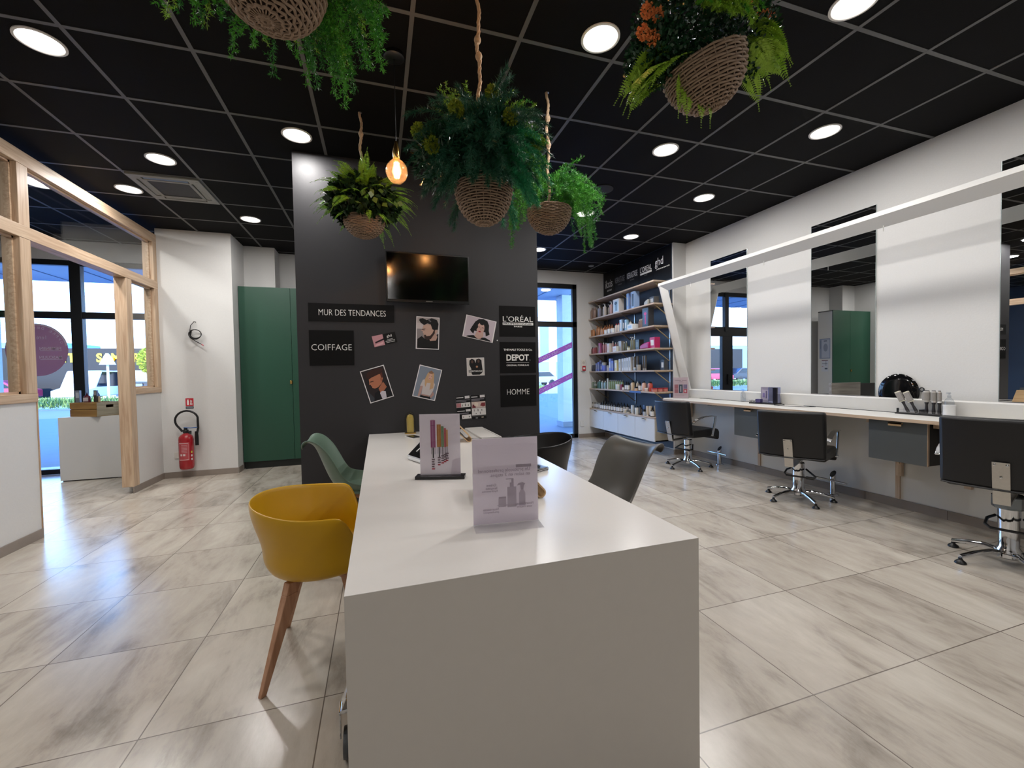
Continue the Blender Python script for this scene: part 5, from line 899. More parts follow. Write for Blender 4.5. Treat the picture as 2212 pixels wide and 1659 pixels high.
g = M(); g.box((-.117, -.0035, .001), (.117, -.0020, .305)); g.box((-.117, .003, .001), (.117, .0045, .305)); g.box((-.117, -.0035, .3045), (.117, .0045, .306)); g.box((-.117, -.075, 0), (.117, .0045, .0022)); g.build('acrylic_stand', ACRYL, t)
# domed bottle
t = thing('glass_dome', 'gold glass dome ornament at the far end of the table', 'ornament', (.262, 3.86, ZT_)); g = M(); g.lathe([(.048, 0), (.048, .11), (.044, .15), (.034, .175), (.018, .19), (.0001, .195)], seg=28, cap=False); g.build('dome', glassmat('dome_glass', (.93, .9, .8)), t, smooth=True)
g = M(); g.lathe([(.03, .012), (.032, .13), (.026, .16), (.010, .172)], seg=20); g.build('gold_core', mat('#c9b56a', .35, .4), t, smooth=True); g = M(); g.lathe([(.05, 0), (.05, .010)], seg=28); g.build('base', BRASS, t)
# tablets and stands
def tablet(x, y, rz, tilt, w_, h_, lb, scr='#08080a', stand=None, dz=.012):
    t = thing('tablet', lb, 'tablet', (x, y, ZT_), rz); T = Matrix.Translation((0, 0, dz)) @ Matrix.Rotation(tilt, 4, 'X')
    g = M(); g.T = T; g.box((-w_/2, 0, 0), (w_/2, .008, h_)); g.build('casing', mat('#c9cacd', .3, .4, key='tablet_shell'), t, bevel=.002)
    g = M(); g.T = T; g.box((-w_/2+.006, -.0008, .006), (w_/2-.006, 0, h_-.006)); g.build('screen', mat(scr, .12, key='tab_'+scr), t)
    return t
t = tablet(.205, 2.60, math.radians(-68), math.radians(-50), .24, .175, 'white edged black tablet leaning on a wire stand, behind the bottle sign', dz=.02)
g = M(); g.tube([(-.07, .0, .006), (-.07, .07, .006), (-.05, .09, .09), (-.05, .03, .05)], .004, 6); g.tube([(.07, .0, .006), (.07, .07, .006), (.05, .09, .09), (.05, .03, .05)], .004, 6); g.lathe([(.010, -.08), (.010, .08)], (0, -.005, .010), 10, 'x'); g.build('stand', mat('#d8d8d8', .3), t, smooth=True)
def wood_stand(x, y, rz, lb):
    t = thing('magazine_stand', lb, 'stand', (x, y, ZT_), rz)     # folded plywood strip
    P = [(0, .155, .205), (0, .02, .03), (0, .004, .012), (0, -.012, .006), (0, -.030, .012), (0, -.034, .028), (0, -.020, .05)]
    P = [(0, -.13, .004), (0, .10, .19)] if False else P
    g = M(); pts = [Vector(q) for q in [(0, .17, .17), (0, .05, .052), (0, .018, .018), (0, .0, .008), (0, -.016, .010), (0, -.022, .026), (0, -.008, .045), (0, .11, .175)]]
    g.bar(pts, .21, .0065, up=(0, .5, 1)); g.build('bent_plywood', BAMBOO, t, bevel=.001, smooth=True); return t
def ply_holder(x, y, rz, lb, w_=.20):
    """bent plywood document stand: V-shaped strip seen from its end"""
    t = thing('plywood_stand', lb, 'stand', (x, y, ZT_), rz); g = M(); n = 8; R2 = .016; th = .006
    prof = [(-.150, .150)]+[(-.0+R2*math.cos(a)-.0, .024+R2*math.sin(a)) for a in [PI*(1.25)+ (PI*1.0)*i/n for i in range(n+1)]]+[(-.118, .172)]
    outer = []; N = len(prof)
    for i, (a, b) in enumerate(prof):
        d = Vector((prof[min(i+1, N-1)][0]-prof[max(i-1, 0)][0], prof[min(i+1, N-1)][1]-prof[max(i-1, 0)][1])).normalized(); outer.append((a+d.y*th, b-d.x*th))
    V = []; F = []
    for yy in (-w_/2, w_/2):
        for a, b in prof: V.append((a, yy, b-.0))
        for a, b in outer: V.append((a, yy, b-.0))
    zmin = min(v[2] for v in V); V = [(a, b, c-zmin) for a, b, c in V]
    for i in range(N-1):
        F += [(i, i+1, 2*N+i+1, 2*N+i), (N+i, 3*N+i, 3*N+i+1, N+i+1), (i, N+i, N+i+1, i+1), (2*N+i, 2*N+i+1, 3*N+i+1, 3*N+i)]
    F += [(0, 2*N, 3*N, N), (N-1, 2*N-1, 4*N-1, 3*N-1)]
    g.raw(V, F); g.build('bent_plywood', BAMBOO, t, smooth=True); return t
ply_holder(.655, 1.735, math.radians(-8), 'bent plywood document stand behind the foreground sign holder'); ply_holder(.665, 3.27, math.radians(-6), 'bent plywood document stand near the far end of the table')
t = thing('tablet', 'dark tablet leaning in the plywood stand behind the foreground sign', 'tablet', (.640, 1.735, ZT_), math.radians(-8)); g = M(); g.hexa([(-.016, -.11, .024), (-.012, -.11, .030), (-.012, .11, .030), (-.016, .11, .024), (-.245, -.11, .115), (-.241, -.11, .121), (-.241, .11, .121), (-.245, .11, .115)]); g.build('body', mat('#3a3636', .3), t, bevel=.001)
t = thing('tablet', 'dark grey tablet leaning in the far plywood stand, its tip above the bottle sign', 'tablet', (.65, 3.27, ZT_), math.radians(-6)); g = M(); g.hexa([(-.016, -.09, .024), (-.012, -.09, .030), (-.012, .09, .030), (-.016, .09, .024), (-.176, -.09, .20), (-.172, -.09, .206), (-.172, .09, .206), (-.176, .09, .20)]); g.build('body', mat('#54575c', .3, .2), t, bevel=.001)
t = thing('flat_box', 'flat white box lying at the far right end of the table', 'box', (.862, 3.6, ZT_)); g = M(t.location); g.box((.775, 3.26, ZT_), (.945, 3.945, ZT_+.012)); g.build('lid', mat('#d3cfca', .5), t, bevel=.002)
g = M(t.location); g.box((.925, 3.27, ZT_+.012), (.929, 3.80, ZT_+.0125)); g.build('slot', mat('#55524f', .5), t)
t = thing('mobile_phone', 'dark mobile phone lying on a white card beyond the tablet', 'phone', (.27, 3.62, ZT_), math.radians(20)); g = M(); g.box((-.035, -.07, .002), (.035, .07, .010)); g.build('handset', mat('#141416', .2), t, bevel=.003); g = M(); g.box((-.05, -.085, 0), (.05, .085, .0018)); g.build('card', mat('#dcdad8', .5), t)
for k, (dx, rr, c_) in enumerate(((0, 0, '#e0dede'), (.004, .05, '#e0dede'), (-.004, -.08, '#d0cecc'))):
    t = thing('booklet', ['lowest of the three dark edged booklets on the table right of the sign', 'middle of the three dark edged booklets on the table', 'topmost of the three dark edged booklets on the table'][k], 'booklet', (.775+dx, 2.10, ZT_+.0075*k), rr+math.radians(25), 'stacked booklets'); g = M(); g.box((-.07, -.05, 0), (.07, .05, .0045)); g.build('pages', mat(c_, .5), t); g = M(); g.box((-.072, -.052, .0045), (.072, .052, .0068)); g.build('cover', mat('#232225', .3), t)
t = thing('scissors', 'small black handled scissors on the booklets', 'scissors', (.77, 2.10, ZT_+.0228), .3); g = M(); g.tube([(.03+.015*math.cos(a), .012+.012*math.sin(a), .003) for a in [2*PI*i/12 for i in range(12)]], .0028, 6, closed=True); g.tube([(.03+.015*math.cos(a), -.014+.012*math.sin(a), .003) for a in [2*PI*i/12 for i in range(12)]], .0028, 6, closed=True); g.build('handles', BLACKP, t, smooth=True); g = M(); g.prism([(.018, .006, .001), (-.07, -.004, .001), (.018, -.004, .001)], (0, 0, .002)); g.prism([(.018, -.006, .003), (-.07, .002, .003), (.018, .004, .003)], (0, 0, .002)); g.build('blades', STEEL, t)

# ================================================================== TABLE CHAIRS
def wood_base(t, hz, spread=.22, top=.10, wd=.05, spy=None):
    spy = spy or spread
    for sx_ in (-1, 1):
        for sy_ in (-1, 1):
            g = M(); a = Vector((sx_*top, sy_*top, hz)); b = Vector((sx_*spread, sy_*spy, 0)); w1, w2 = wd/2, .011
            d = Vector((sx_, sy_, 0)).normalized(); e_ = Vector((-d.y, d.x, 0)); P = []
            for c_, w_, dep in ((b, .012, .010), (a.lerp(b, .12)+Vector((0, 0, 0)), w1, .018)):
                for i, j in ((-1, -1), (1, -1), (1, 1), (-1, 1)): P.append(c_+d*(i*w_)+e_*(j*dep))
            for q in P[:4]: q.z = 0
            g.hexa([tuple(q) for q in P]); P2 = []
            g.hexa([tuple(a.lerp(b, .12)+d*i*w1+e_*j*.018) for i, j in ((-1, -1), (1, -1), (1, 1), (-1, 1))][:4]+[tuple(Vector((a.x, a.y, hz))+d*i*w1*1.1+e_*j*.018) for i, j in ((-1, -1), (1, -1), (1, 1), (-1, 1))])
            g.build('leg', BEECH[2], t, bevel=.003)
    for s_ in (-1, 1):
        g = M(); g.bar([(-top*1.15, -s_*top*1.15, hz-.012-.004*(s_ > 0)), (0, 0, hz+.012-.004*(s_ > 0)), (top*1.15, s_*top*1.15, hz-.012-.004*(s_ > 0))], .034, .034 if s_ < 0 else .030); g.build('cross_beam', BEECH[0], t, bevel=.003)
def tub_chair(x, y, rz, col, lb, rim=.775, arm=.735, seat=.43):
    t = thing('tub_armchair', lb, 'chair', (x, y, 0), rz)
    n = 56; m = 13; V = []; F = []
    def sm(a, b, v): q = max(0, min(1, (v-a)/(b-a))); return q*q*(3-2*q)
    for i in range(n):
        th = 2*PI*i/n; c_, s_ = math.cos(th), math.sin(th)      # th=0 is the front
        A = abs(math.degrees(math.atan2(s_, c_)))
        hr = arm+(rim-arm)*sm(75, 170, A); low = seat+.045
        top = low+(hr-low)*sm(42, 74, A)
        for j in range(m+1):
            f = j/m
            if f < .38:
                q = f/.38; r = q*.215; z = seat-.055+.012*q**2
            else:
                q = (f-.38)/.62; zz = seat-.043+(top-seat+.043)*q
                r = .212+.030*sm(0, .25, q)+.050*sm(.25, 1, (zz-seat)/(rim-seat))*1.0
                z = zz if q > 0 else seat-.043
                z = seat-.043+(top-seat+.043)*(q**1.25)
            ex_, ey_ = 1.0, 1.06
            V.append((r*c_*ex_*(1.06 if c_ > 0 else .98), r*s_*ey_, z))
    V.append((0, 0, seat-.055)); cidx = len(V)-1
    for i in range(n):
        k = (i+1) % n
        for j in range(1, m): F.append((i*(m+1)+j, k*(m+1)+j, k*(m+1)+j+1, i*(m+1)+j+1))
        F.append((cidx, i*(m+1)+1, k*(m+1)+1))
    g = M(); g.raw(V, F); sh = g.build('shell', mat(col, .36, noise=.02, key='shell_'+col, spec=.45), t, smooth=False, solid=.011, subsurf=1)
    sh.data.polygons.foreach_set('use_smooth', [True]*len(sh.data.polygons))
    wood_base(t, seat-.075, .21, .11, .056, .245)
    return t
def plastic_chair(x, y, rz, col, lb, hgt=.85):
    t = thing('plastic_chair', lb, 'chair', (x, y, 0), rz)      # faces +X
    prof = [(-.315, hgt-.035, .165, .01), (-.300, hgt-.010, .19, .01), (-.275, hgt, .205, .02), (-.245, hgt-.022, .212, .03), (-.222, hgt-.075, .215, .045), (-.200, hgt-.14, .212, .055), (-.175, hgt-.21, .205, .06), (-.150, hgt-.27, .20, .065), (-.115, hgt-.325, .205, .07), (-.06, hgt-.362, .22, .072), (.02, hgt-.375, .235, .065), (.11, hgt-.37, .24, .05), (.19, hgt-.365, .235, .035), (.235, hgt-.375, .225, .02), (.255, hgt-.40, .21, .01)]
    n = 14; V = []; F = []; N = len(prof)
    for i, (px, pz, hw, lift) in enumerate(prof):
        a = prof[max(0, i-1)]; b = prof[min(N-1, i+1)]; tx, tz = b[0]-a[0], b[1]-a[1]; L = math.hypot(tx, tz); nx_, nz_ = -tz/L, tx/L
        if nx_*1+nz_*1 < 0: nx_, nz_ = -nx_, -nz_
        for j in range(n+1):
            s_ = -1+2*j/n; k = abs(s_)**2.6*lift*(1.5)
            V.append((px+nx_*k, s_*hw*(1-.05*abs(s_)), pz+nz_*k))
    for i in range(N-1):
        for j in range(n): F.append((i*(n+1)+j, (i+1)*(n+1)+j, (i+1)*(n+1)+j+1, i*(n+1)+j+1))
    g = M(); g.raw(V, F); sh = g.build('shell', mat(col, .38, noise=.02, key='shell_'+col, spec=.45), t, solid=.012, subsurf=2); sh.data.polygons.foreach_set('use_smooth', [True]*len(sh.data.polygons))
    g = M(); g.lathe([(.02, .03), (.17, .02), (.185, .03), (.175, .045), (.02, .055)], (.06, 0, hgt-.375), 24, ex=1.0); g.build('cushion', mat(col, .5, noise=.05, key='cushion_'+col), t, smooth=True)
    wood_base(t, hgt-.405, .24, .11)
    return t
tub_chair(-.265, 2.12, 0, '#c6980e', 'mustard yellow tub armchair with splayed wooden legs at the table', rim=.745, arm=.705, seat=.47)
tub_chair(1.19, 3.14, PI, '#141416', 'black tub armchair half hidden at the far right of the table')
plastic_chair(-.17, 3.10, 0, '#5c7263', 'sage green moulded chair between the yellow armchair and the black wall')
plastic_chair(1.20, 2.11, math.radians(180+9), '#55534f', 'grey moulded chair on the right side of the table')

# ================================================================== desk and things behind the black wall, seen in the mirrors
t = thing('reception_desk', 'grey wood grain reception desk behind the black wall, seen in the mirror', 'desk', (.7, 5.5, 0))
g = M(t.location); g.box((.55, 5.35, 0), (1.28, 5.40, 1.0)); g.build('front_panel', GREYWOOD, t); g = M(t.location); g.box((-.3, 5.35, 0), (.549, 5.39, .98)); g.build('dark_panel', mat('#1a1a1c', .4), t); g = M(t.location); g.box((-.3, 5.401, .74), (1.28, 5.95, .77)); g.build('desktop', mat('#232326', .35), t); g = M(t.location); g.box((1.25, 5.401, 0), (1.28, 5.95, .74)); g.box((-.3, 5.401, 0), (-.27, 5.95, .74)); g.build('side_panel', GREYWOOD, t)
# ================================================================== HANGING BASKETS
WICK = mat('#86705c', .65, noise=.3, scale=60, key='wicker'); ROPEM = mat('#b59d82', .85, noise=.15, scale=120, bump=.6, key='jute_rope')
def lf(name, c, n=.35, rough=.45, sc_=22):
    m = mat(c, rough, noise=n, scale=sc_, key=name, spec=.4); return m
def norm(a): return a/np.maximum(np.linalg.norm(a, axis=-1, keepdims=True), 1e-9)
class Foliage:
    def __init__(s): s.V = []; s.F = []; s.M = []; s.n = 0
    def kites(s, P, D, L, Wd, mi=0, up=None, bend=0.0, wid=.38):
        """N kite shaped blades at P pointing along D"""
        P = np.asarray(P, float); D = norm(np.asarray(D, float)); N = len(P)
        if N == 0: return
        L = np.broadcast_to(np.asarray(L, float).reshape(-1, 1), (N, 1)); Wd = np.broadcast_to(np.asarray(Wd, float).reshape(-1, 1), (N, 1))
        U = RNG.normal(size=(N, 3)) if up is None else up + RNG.normal(size=(N, 3))*.25
        S = norm(np.cross(D, U)); Nn = norm(np.cross(S, D))
        a = P; b = P+D*L*wid+S*Wd/2+Nn*L*bend; c = P+D*L; d = P+D*L*wid-S*Wd/2+Nn*L*bend
        V = np.stack([a, b, c, d], 1).reshape(-1, 3); F = (np.arange(N*4).reshape(-1, 4)+s.n)
        s.V.append(V); s.F.append(F); s.M.append(np.full(N, mi)); s.n += N*4
    def build(s, name, mats, parent):
        return fastmesh(name, np.concatenate(s.V), np.concatenate(s.F), mats, parent, np.concatenate(s.M))
def strand(p0, d0, L, n, grav=1.0, wob=.25):
    """drooping centre line"""
    p = np.array(p0, float); d = norm(np.array(d0, float)); st = L/n; out = [p.copy()]
    for i in range(n):
        d = norm(d + np.array([0, 0, -grav*st*6]) + RNG.normal(size=3)*wob*math.sqrt(st)*.9)
        p = p+d*st; out.append(p.copy())
    return np.array(out)
def resample(P, k):
    t = np.linspace(0, len(P)-1.001, k); i = t.astype(int); f = (t-i)[:, None]; Q = P[i]*(1-f)+P[i+1]*f; D = norm(P[i+1]-P[i]); return Q, D
def asparagus(fo, p0, d0, L, grav=1, mi=0, ln=.014, den=1.0, wd=.0026):
    c = strand(p0, d0, L, max(8, int(L/.02)), grav)
    k = max(6, int(L/.014)); Q, D = resample(c, k)
    for rep in range(2):       # side twigs
        tw = norm(RNG.normal(size=(k, 3))+D*.9); tl = RNG.uniform(.012, .04, size=(k, 1))*np.linspace(1.1, .45, k)[:, None]
        for f in (.35, .7, 1.0):
            B = Q+tw*tl*f
            for q in range(int(3*den)): fo.kites(B, norm(tw*.8+RNG.normal(size=(k, 3))*.9), ln*RNG.uniform(.7, 1.2, size=k), wd, mi)
    for q in range(int(4*den)): fo.kites(Q, norm(D*.6+RNG.normal(size=(k, 3))), ln, wd, mi)
    fo.kites(c[:-1], c[1:]-c[:-1]+1e-6, np.linalg.norm(c[1:]-c[:-1], axis=1)*1.1, .002, mi)
def frond(fo, p0, d0, L, grav=.7, mi=0, wd=.05, np_=26):
    c = strand(p0, d0, L, 14, grav, .12); Q, D = resample(c, np_); side = norm(np.cross(D, np.array([0, 0, 1.0])+RNG.normal(size=3)*.3)); t = np.linspace(0, 1, np_)
    prof = np.sin(np.clip(t*1.05+.12, 0, 1)*PI)**.7*(1-t*.55)*wd+.004
    for sg_ in (-1, 1):
        dr = norm(side*sg_+D*.35+np.array([0, 0, -.25])); fo.kites(Q, dr, prof, prof*.2+.003, mi, up=np.cross(dr, D), wid=.3)
        for f in (.3, .6):
            B = Q+dr*(prof*f)[:, None]; fo.kites(B, norm(dr*.5+D), prof*.22, .0045, mi); fo.kites(B, norm(dr*.5-D*.8), prof*.20, .0045, mi)
    fo.kites(c[:-1], c[1:]-c[:-1]+1e-6, np.linalg.norm(c[1:]-c[:-1], axis=1)*1.1, .0025, mi)
def plume(fo, p0, d0, L, grav=.9, mi=0, ln=.05, k=46, wd=.0022):
    c = strand(p0, d0, L, 14, grav, .2); Q, D = resample(c, k); t = np.linspace(0, 1, k)
    for q in range(9): fo.kites(Q, norm(D*1.0+RNG.normal(size=(k, 3))*.55), ln*(1-.4*t)*RNG.uniform(.6, 1.3, size=k), wd, mi, wid=.25)
def sphere_pts(n, c, r, up=-.1):
    d = norm(RNG.normal(size=(n*3, 3))); d = d[d[:, 2] > up][:n]; return np.array(c)+d*np.array(r), d
def basket(t, cx, cy, zr, zb, R, tilt=0):
    """woven bowl; local to root"""
    T = Matrix.Translation((cx, cy, (zr+zb)/2)) @ Matrix.Rotation(math.radians(tilt), 4, 'Y') @ Matrix.Translation((-cx, -cy, -(zr+zb)/2))
    H = zr-zb; rows = 19; seg = 96
    def rad(f): return R*(max(0, 1-(1-f)**2.1))**.62
    g = M(t.location); g.T = T
    for i in range(rows):
        f = (i+.35)/rows; r = max(.012, rad(f)); z = zb+H*f**1.15
        g.tube([((r+.0032*math.cos(12*2*PI*k/seg+PI*i))*math.cos(2*PI*k/seg)+cx, (r+.0032*math.cos(12*2*PI*k/seg+PI*i))*math.sin(2*PI*k/seg)+cy, z+.0010*math.sin(5*2*PI*k/seg+i)) for k in range(seg)], .0043*(R/.145)*(1+.12*math.sin(i*2.3)), 6, closed=True)
    for k in range(24):
        a = 2*PI*k/24; g.tube([(max(.004, rad(f/8))*math.cos(a)+cx, max(.004, rad(f/8))*math.sin(a)+cy, zb+H*(f/8)**1.15) for f in range(0, 9)], .0026, 5)
    g.build('wicker_bowl', WICK, t, smooth=True)
    g = M(t.location); g.T = T; g.lathe([(.001, zb+.006)]+[(rad(f/8)*.965, zb+.006+H*.97*(f/8)**1.15) for f in range(1, 9)]+[(.001, zr-.02)], (cx, cy, 0), 28, cap=False); g.build('liner', mat('#3a2a20', .8, key='dark_liner'), t)
def rope(t, x, y, z0, z1, knots=(), w_=.009):
    g = M(t.location); n = 40
    for ph in (0, 2.1, 4.2):
        P = []
        for i in range(n+1):
            z = z0+(z1-z0)*i/n; wob = .006*math.sin(z*23)+.003*math.sin(z*51); k = sum(math.exp(-((z-kz)/.018)**2) for kz in knots)
            rr = w_*.55*(1+1.6*k); P.append((x+wob+rr*math.cos(ph+z*60), y+rr*math.sin(ph+z*60), z))
        g.tube(P, w_*.62, 6)
    for kz in knots: wob = .006*math.sin(kz*23)+.003*math.sin(kz*51); g.lathe([(.002, kz-.022), (.014, kz-.014), (.018, kz), (.014, kz+.014), (.002, kz+.022)], (x+wob, y, 0), 12, cap=False)
    g.build('rope', ROPEM, t, smooth=True)
    if z1 > CH-.01: g = M(t.location); g.tube([(x, y, CH-.03), (x, y, CH)], .004, 8); g.lathe([(.012, CH-.004), (.012, CH)], (x, y, 0), 12); g.build('ceiling_hook', STEEL, t)
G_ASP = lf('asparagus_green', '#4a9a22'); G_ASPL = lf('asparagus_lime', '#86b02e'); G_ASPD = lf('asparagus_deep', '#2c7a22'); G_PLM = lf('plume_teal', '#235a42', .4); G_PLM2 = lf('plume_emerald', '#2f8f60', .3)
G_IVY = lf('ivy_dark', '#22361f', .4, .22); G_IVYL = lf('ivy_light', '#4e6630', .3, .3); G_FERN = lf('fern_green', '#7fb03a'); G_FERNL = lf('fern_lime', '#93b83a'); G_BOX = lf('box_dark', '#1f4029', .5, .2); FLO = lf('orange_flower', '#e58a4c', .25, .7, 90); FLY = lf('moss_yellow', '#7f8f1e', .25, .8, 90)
def ringdirs(n, spread, upb):
    a = RNG.uniform(0, 2*PI, n); return np.stack([np.cos(a)*spread, np.sin(a)*spread, np.full(n, upb)+RNG.normal(size=n)*.3], 1), a
# --- C: the big dark one
cx, cy, zr = .535, 2.10, 2.235
t = thing('hanging_basket', 'largest hanging basket, dark feathery blue green plumes with yellow moss flowers, centre', 'hanging plant', (cx, cy, CH), 0, 'hanging plant baskets')
basket(t, cx, cy, zr, 2.037, .145); rope(t, .522, cy, zr+.05, CH, (2.66+.22, 2.96))
o3 = np.array(t.location)
f = Foliage(); cc = np.array([cx, cy, zr+.19])-o3
for i in range(150):
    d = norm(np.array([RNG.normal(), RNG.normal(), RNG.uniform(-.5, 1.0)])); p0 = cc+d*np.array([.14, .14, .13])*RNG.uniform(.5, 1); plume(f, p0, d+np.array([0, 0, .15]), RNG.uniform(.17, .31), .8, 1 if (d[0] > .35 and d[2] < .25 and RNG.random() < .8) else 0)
for i in range(26):
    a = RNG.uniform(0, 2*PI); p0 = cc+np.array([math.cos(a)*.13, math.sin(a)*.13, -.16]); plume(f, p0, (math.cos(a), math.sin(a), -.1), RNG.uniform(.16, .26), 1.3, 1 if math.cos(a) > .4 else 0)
P, d = sphere_pts(2500, cc, (.20, .20, .16), -1.0); f.kites(P, norm(d+RNG.normal(size=P.shape)*.8), .05, .012, 0)
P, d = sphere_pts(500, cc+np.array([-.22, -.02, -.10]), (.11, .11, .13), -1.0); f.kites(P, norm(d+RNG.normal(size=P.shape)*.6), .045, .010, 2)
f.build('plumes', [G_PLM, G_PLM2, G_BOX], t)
f = Foliage()
for i in range(30): d = np.array([RNG.uniform(.1, .9), RNG.uniform(-.6, .6), RNG.uniform(.3, 1.1)]); asparagus(f, cc+norm(d)*np.array([.18, .17, .13]), d, RNG.uniform(.09, .16), .35, 0)
for i in range(10): d = np.array([RNG.uniform(-.9, -.3), RNG.uniform(-.5, .2), RNG.uniform(.5, 1.0)]); asparagus(f, cc+norm(d)*.17, d, RNG.uniform(.08, .15), .4, 0)
for i in range(24): d = np.array([RNG.uniform(.2, 1.0), RNG.uniform(-.4, .5), RNG.uniform(-.2, .4)]); asparagus(f, cc+norm(d)*.17, d, RNG.uniform(.1, .2), 1.2, 1)
f.build('asparagus_sprigs', [G_ASPL, G_ASP], t)
def flowers(t, spots, col, o, n=240, r=.028, name='flower_cluster'):
    for q in spots:
        f = Foliage(); c = np.array(q)-o; P, d = sphere_pts(n, c, (r, r, r*1.15), -1.0); f.kites(P, norm(d+RNG.normal(size=P.shape)*.7), r*.5, r*.4, 0); P, d = sphere_pts(n//2, c, (r*.7, r*.7, r*.8), -1.0); f.kites(P, norm(d+RNG.normal(size=P.shape)), r*.5, r*.45, 0); f.build(name, [col], t)
flowers(t, [(cx-.17, cy-.19, 2.48), (cx+.08, cy-.22, 2.47), (cx+.02, cy-.13, 2.62), (cx-.28, cy-.05, 2.40), (cx-.27, cy-.10, 2.35), (cx+.26, cy-.10, 2.44), (cx-.32, cy, 2.46)], FLY, o3)
# --- B: left, ivy and fern
cx, cy, zr = -.070, 3.265, 2.42
t = thing('hanging_basket', 'small hanging basket with dark ivy and light fern, left of the big one', 'hanging plant', (cx, cy, CH), 0, 'hanging plant baskets'); o3 = np.array(t.location)
basket(t, cx, cy, zr, 2.283, .143); rope(t, -.079, cy, zr+.05, CH, (3.03, 2.80)); cc = np.array([cx, cy, zr+.12])-o3
f = Foliage()
P, d = sphere_pts(620, cc, (.27, .25, .21), -.75); f.kites(P-d*.04, norm(d*.7+RNG.normal(size=P.shape)*.6+np.array([0, 0, -.5])), .055, .046, 0, up=d, wid=.35)
P, d = sphere_pts(900, cc, (.18, .18, .16), -1.0); f.kites(P, norm(d*.4+RNG.normal(size=P.shape)), .06, .05, 0)
P, d = sphere_pts(45, cc+np.array([.04, -.05, -.05]), (.22, .22, .14), -.6); f.kites(P, norm(d*.5+np.array([0, 0, -.8])+RNG.normal(size=P.shape)*.4), .05, .042, 1, up=d)
f.build('ivy_leaves', [G_IVY, G_IVYL], t)
f = Foliage()
for i in range(64): d = np.array([RNG.normal()*.8, RNG.normal()*.6-.25, RNG.uniform(-.1, .9)]); frond(f, cc+norm(d)*.16, d, RNG.uniform(.17, .27), .8, 0, .042, 24)
for i in range(10): a = RNG.uniform(0, 2*PI); frond(f, cc+np.array([math.cos(a)*.13, math.sin(a)*.13, -.09]), (math.cos(a), math.sin(a), -.4), RNG.uniform(.15, .24), 1.0, 0, .03, 20)
f.build('fern_fronds', [G_FERN], t)
# --- D: bright asparagus, right of the big one
cx, cy, zr = 1.150, 2.70, 2.40
t = thing('hanging_basket', 'hanging basket with bright green trailing asparagus fern, right of the big one', 'hanging plant', (cx, cy, CH), 0, 'hanging plant baskets'); o3 = np.array(t.location)
basket(t, cx, cy, zr, 2.235, .15); rope(t, 1.143, 2.686, zr+.05, CH, (3.01, 2.83)); cc = np.array([cx, cy, zr+.09])-o3
f = Foliage()
for i in range(105):
    d = np.array([RNG.normal()*.7+.35, RNG.normal()*.7, RNG.uniform(-.1, 1.0)]); asparagus(f, cc+norm(d)*np.array([.12, .12, .05]), d, RNG.uniform(.16, .32), .9, 0 if RNG.random() < .7 else 1)
for (dx, dy, L) in ((-.20, -.05, .34), (-.22, .02, .42), (-.15, -.08, .28), (.03, -.14, .34), (.05, -.12, .38), (.20, -.10, .34), (.22, -.02, .44), (.18, -.12, .42), (.30, .0, .38), (.34, -.05, .34), (-.26, 0, .30), (.10, -.16, .25), (.28, -.08, .30)):
    for q in range(2): asparagus(f, cc+np.array([dx*.55, dy*.7, -.0]), (dx*2.2+RNG.normal()*.12, dy*1.5, .15), L, 2.0, 0 if RNG.random() < .6 else 1)
P, d = sphere_pts(1800, cc+np.array([.05, 0, .02]), (.17, .16, .10), -.5); f.kites(P, norm(d+RNG.normal(size=P.shape)*.8), .03, .006, 1)
f.build('asparagus_trails', [G_ASP, G_ASPD], t)
# --- A: top left, cut by the frame
cx, cy, zr = -.27, 1.35, 2.42
t = thing('hanging_basket', 'hanging basket with trailing green fern at the top left, cut by the frame', 'hanging plant', (cx, cy, CH), 0, 'hanging plant baskets'); o3 = np.array(t.location)
basket(t, cx, cy, zr, 2.276, .145, 6); rope(t, cx, cy, zr+.05, CH, (2.8,)); cc = np.array([cx, cy, zr+.05])-o3
f = Foliage()
for i in range(95):
    a = RNG.uniform(0, 2*PI); d = np.array([math.cos(a), math.sin(a), RNG.uniform(-.2, .8)]); asparagus(f, cc+d*np.array([.12, .12, .03]), d, RNG.uniform(.14, .27), 1.1, RNG.choice([0, 1, 2], p=[.5, .2, .3]))
for (dx, dy, L) in ((.06, .16, .22), (.10, .15, .30), (.14, .12, .36), (.12, .14, .26), (.17, .10, .20), (.03, .17, .14), (.24, .10, .24), (.28, .04, .28), (.30, .0, .24), (-.03, .17, .12), (-.18, .10, .20), (-.25, .06, .22), (-.12, .14, .15)):
    for q in range(3): asparagus(f, cc+np.array([dx*.6, dy*.6, .0]), (dx*3+RNG.normal()*.18, dy*3, .10), L*RNG.uniform(.85, 1.05), 1.9, RNG.choice([0, 1, 2], p=[.45, .35 if dx < 0 else .1, .2 if dx < 0 else .45]))
f.build('asparagus_trails', [G_ASP, G_ASPL, G_ASPD], t)
# --- E: top right, box leaves, orange flowers and lime fern
cx, cy, zr = 1.225, 1.315, 2.44
t = thing('hanging_basket', 'tilted hanging basket with orange flowers and lime fern at the top right', 'hanging plant', (cx, cy, CH), 0, 'hanging plant baskets'); o3 = np.array(t.location)
basket(t, cx, cy, zr, 2.27, .145, -20); rope(t, cx-.02, cy, zr+.07, CH, (2.9,)); cc = np.array([cx, cy, zr+.08])-o3
f = Foliage()
for q_, (ox, oy, oz, rx, rz_) in enumerate(((-.16, 0, .02, .15, .17), (.16, .02, .08, .15, .17), (0, .08, .10, .2, .14), (-.2, .05, -.06, .1, .1))):
    P, d = sphere_pts(2300, cc+np.array([ox, oy, oz]), (rx, .14, rz_), -1.0); P = P-d*RNG.uniform(0, .05, size=(len(P), 1)); f.kites(P, norm(d*.8+RNG.normal(size=P.shape)*.7), .019, .012, 0, wid=.5)
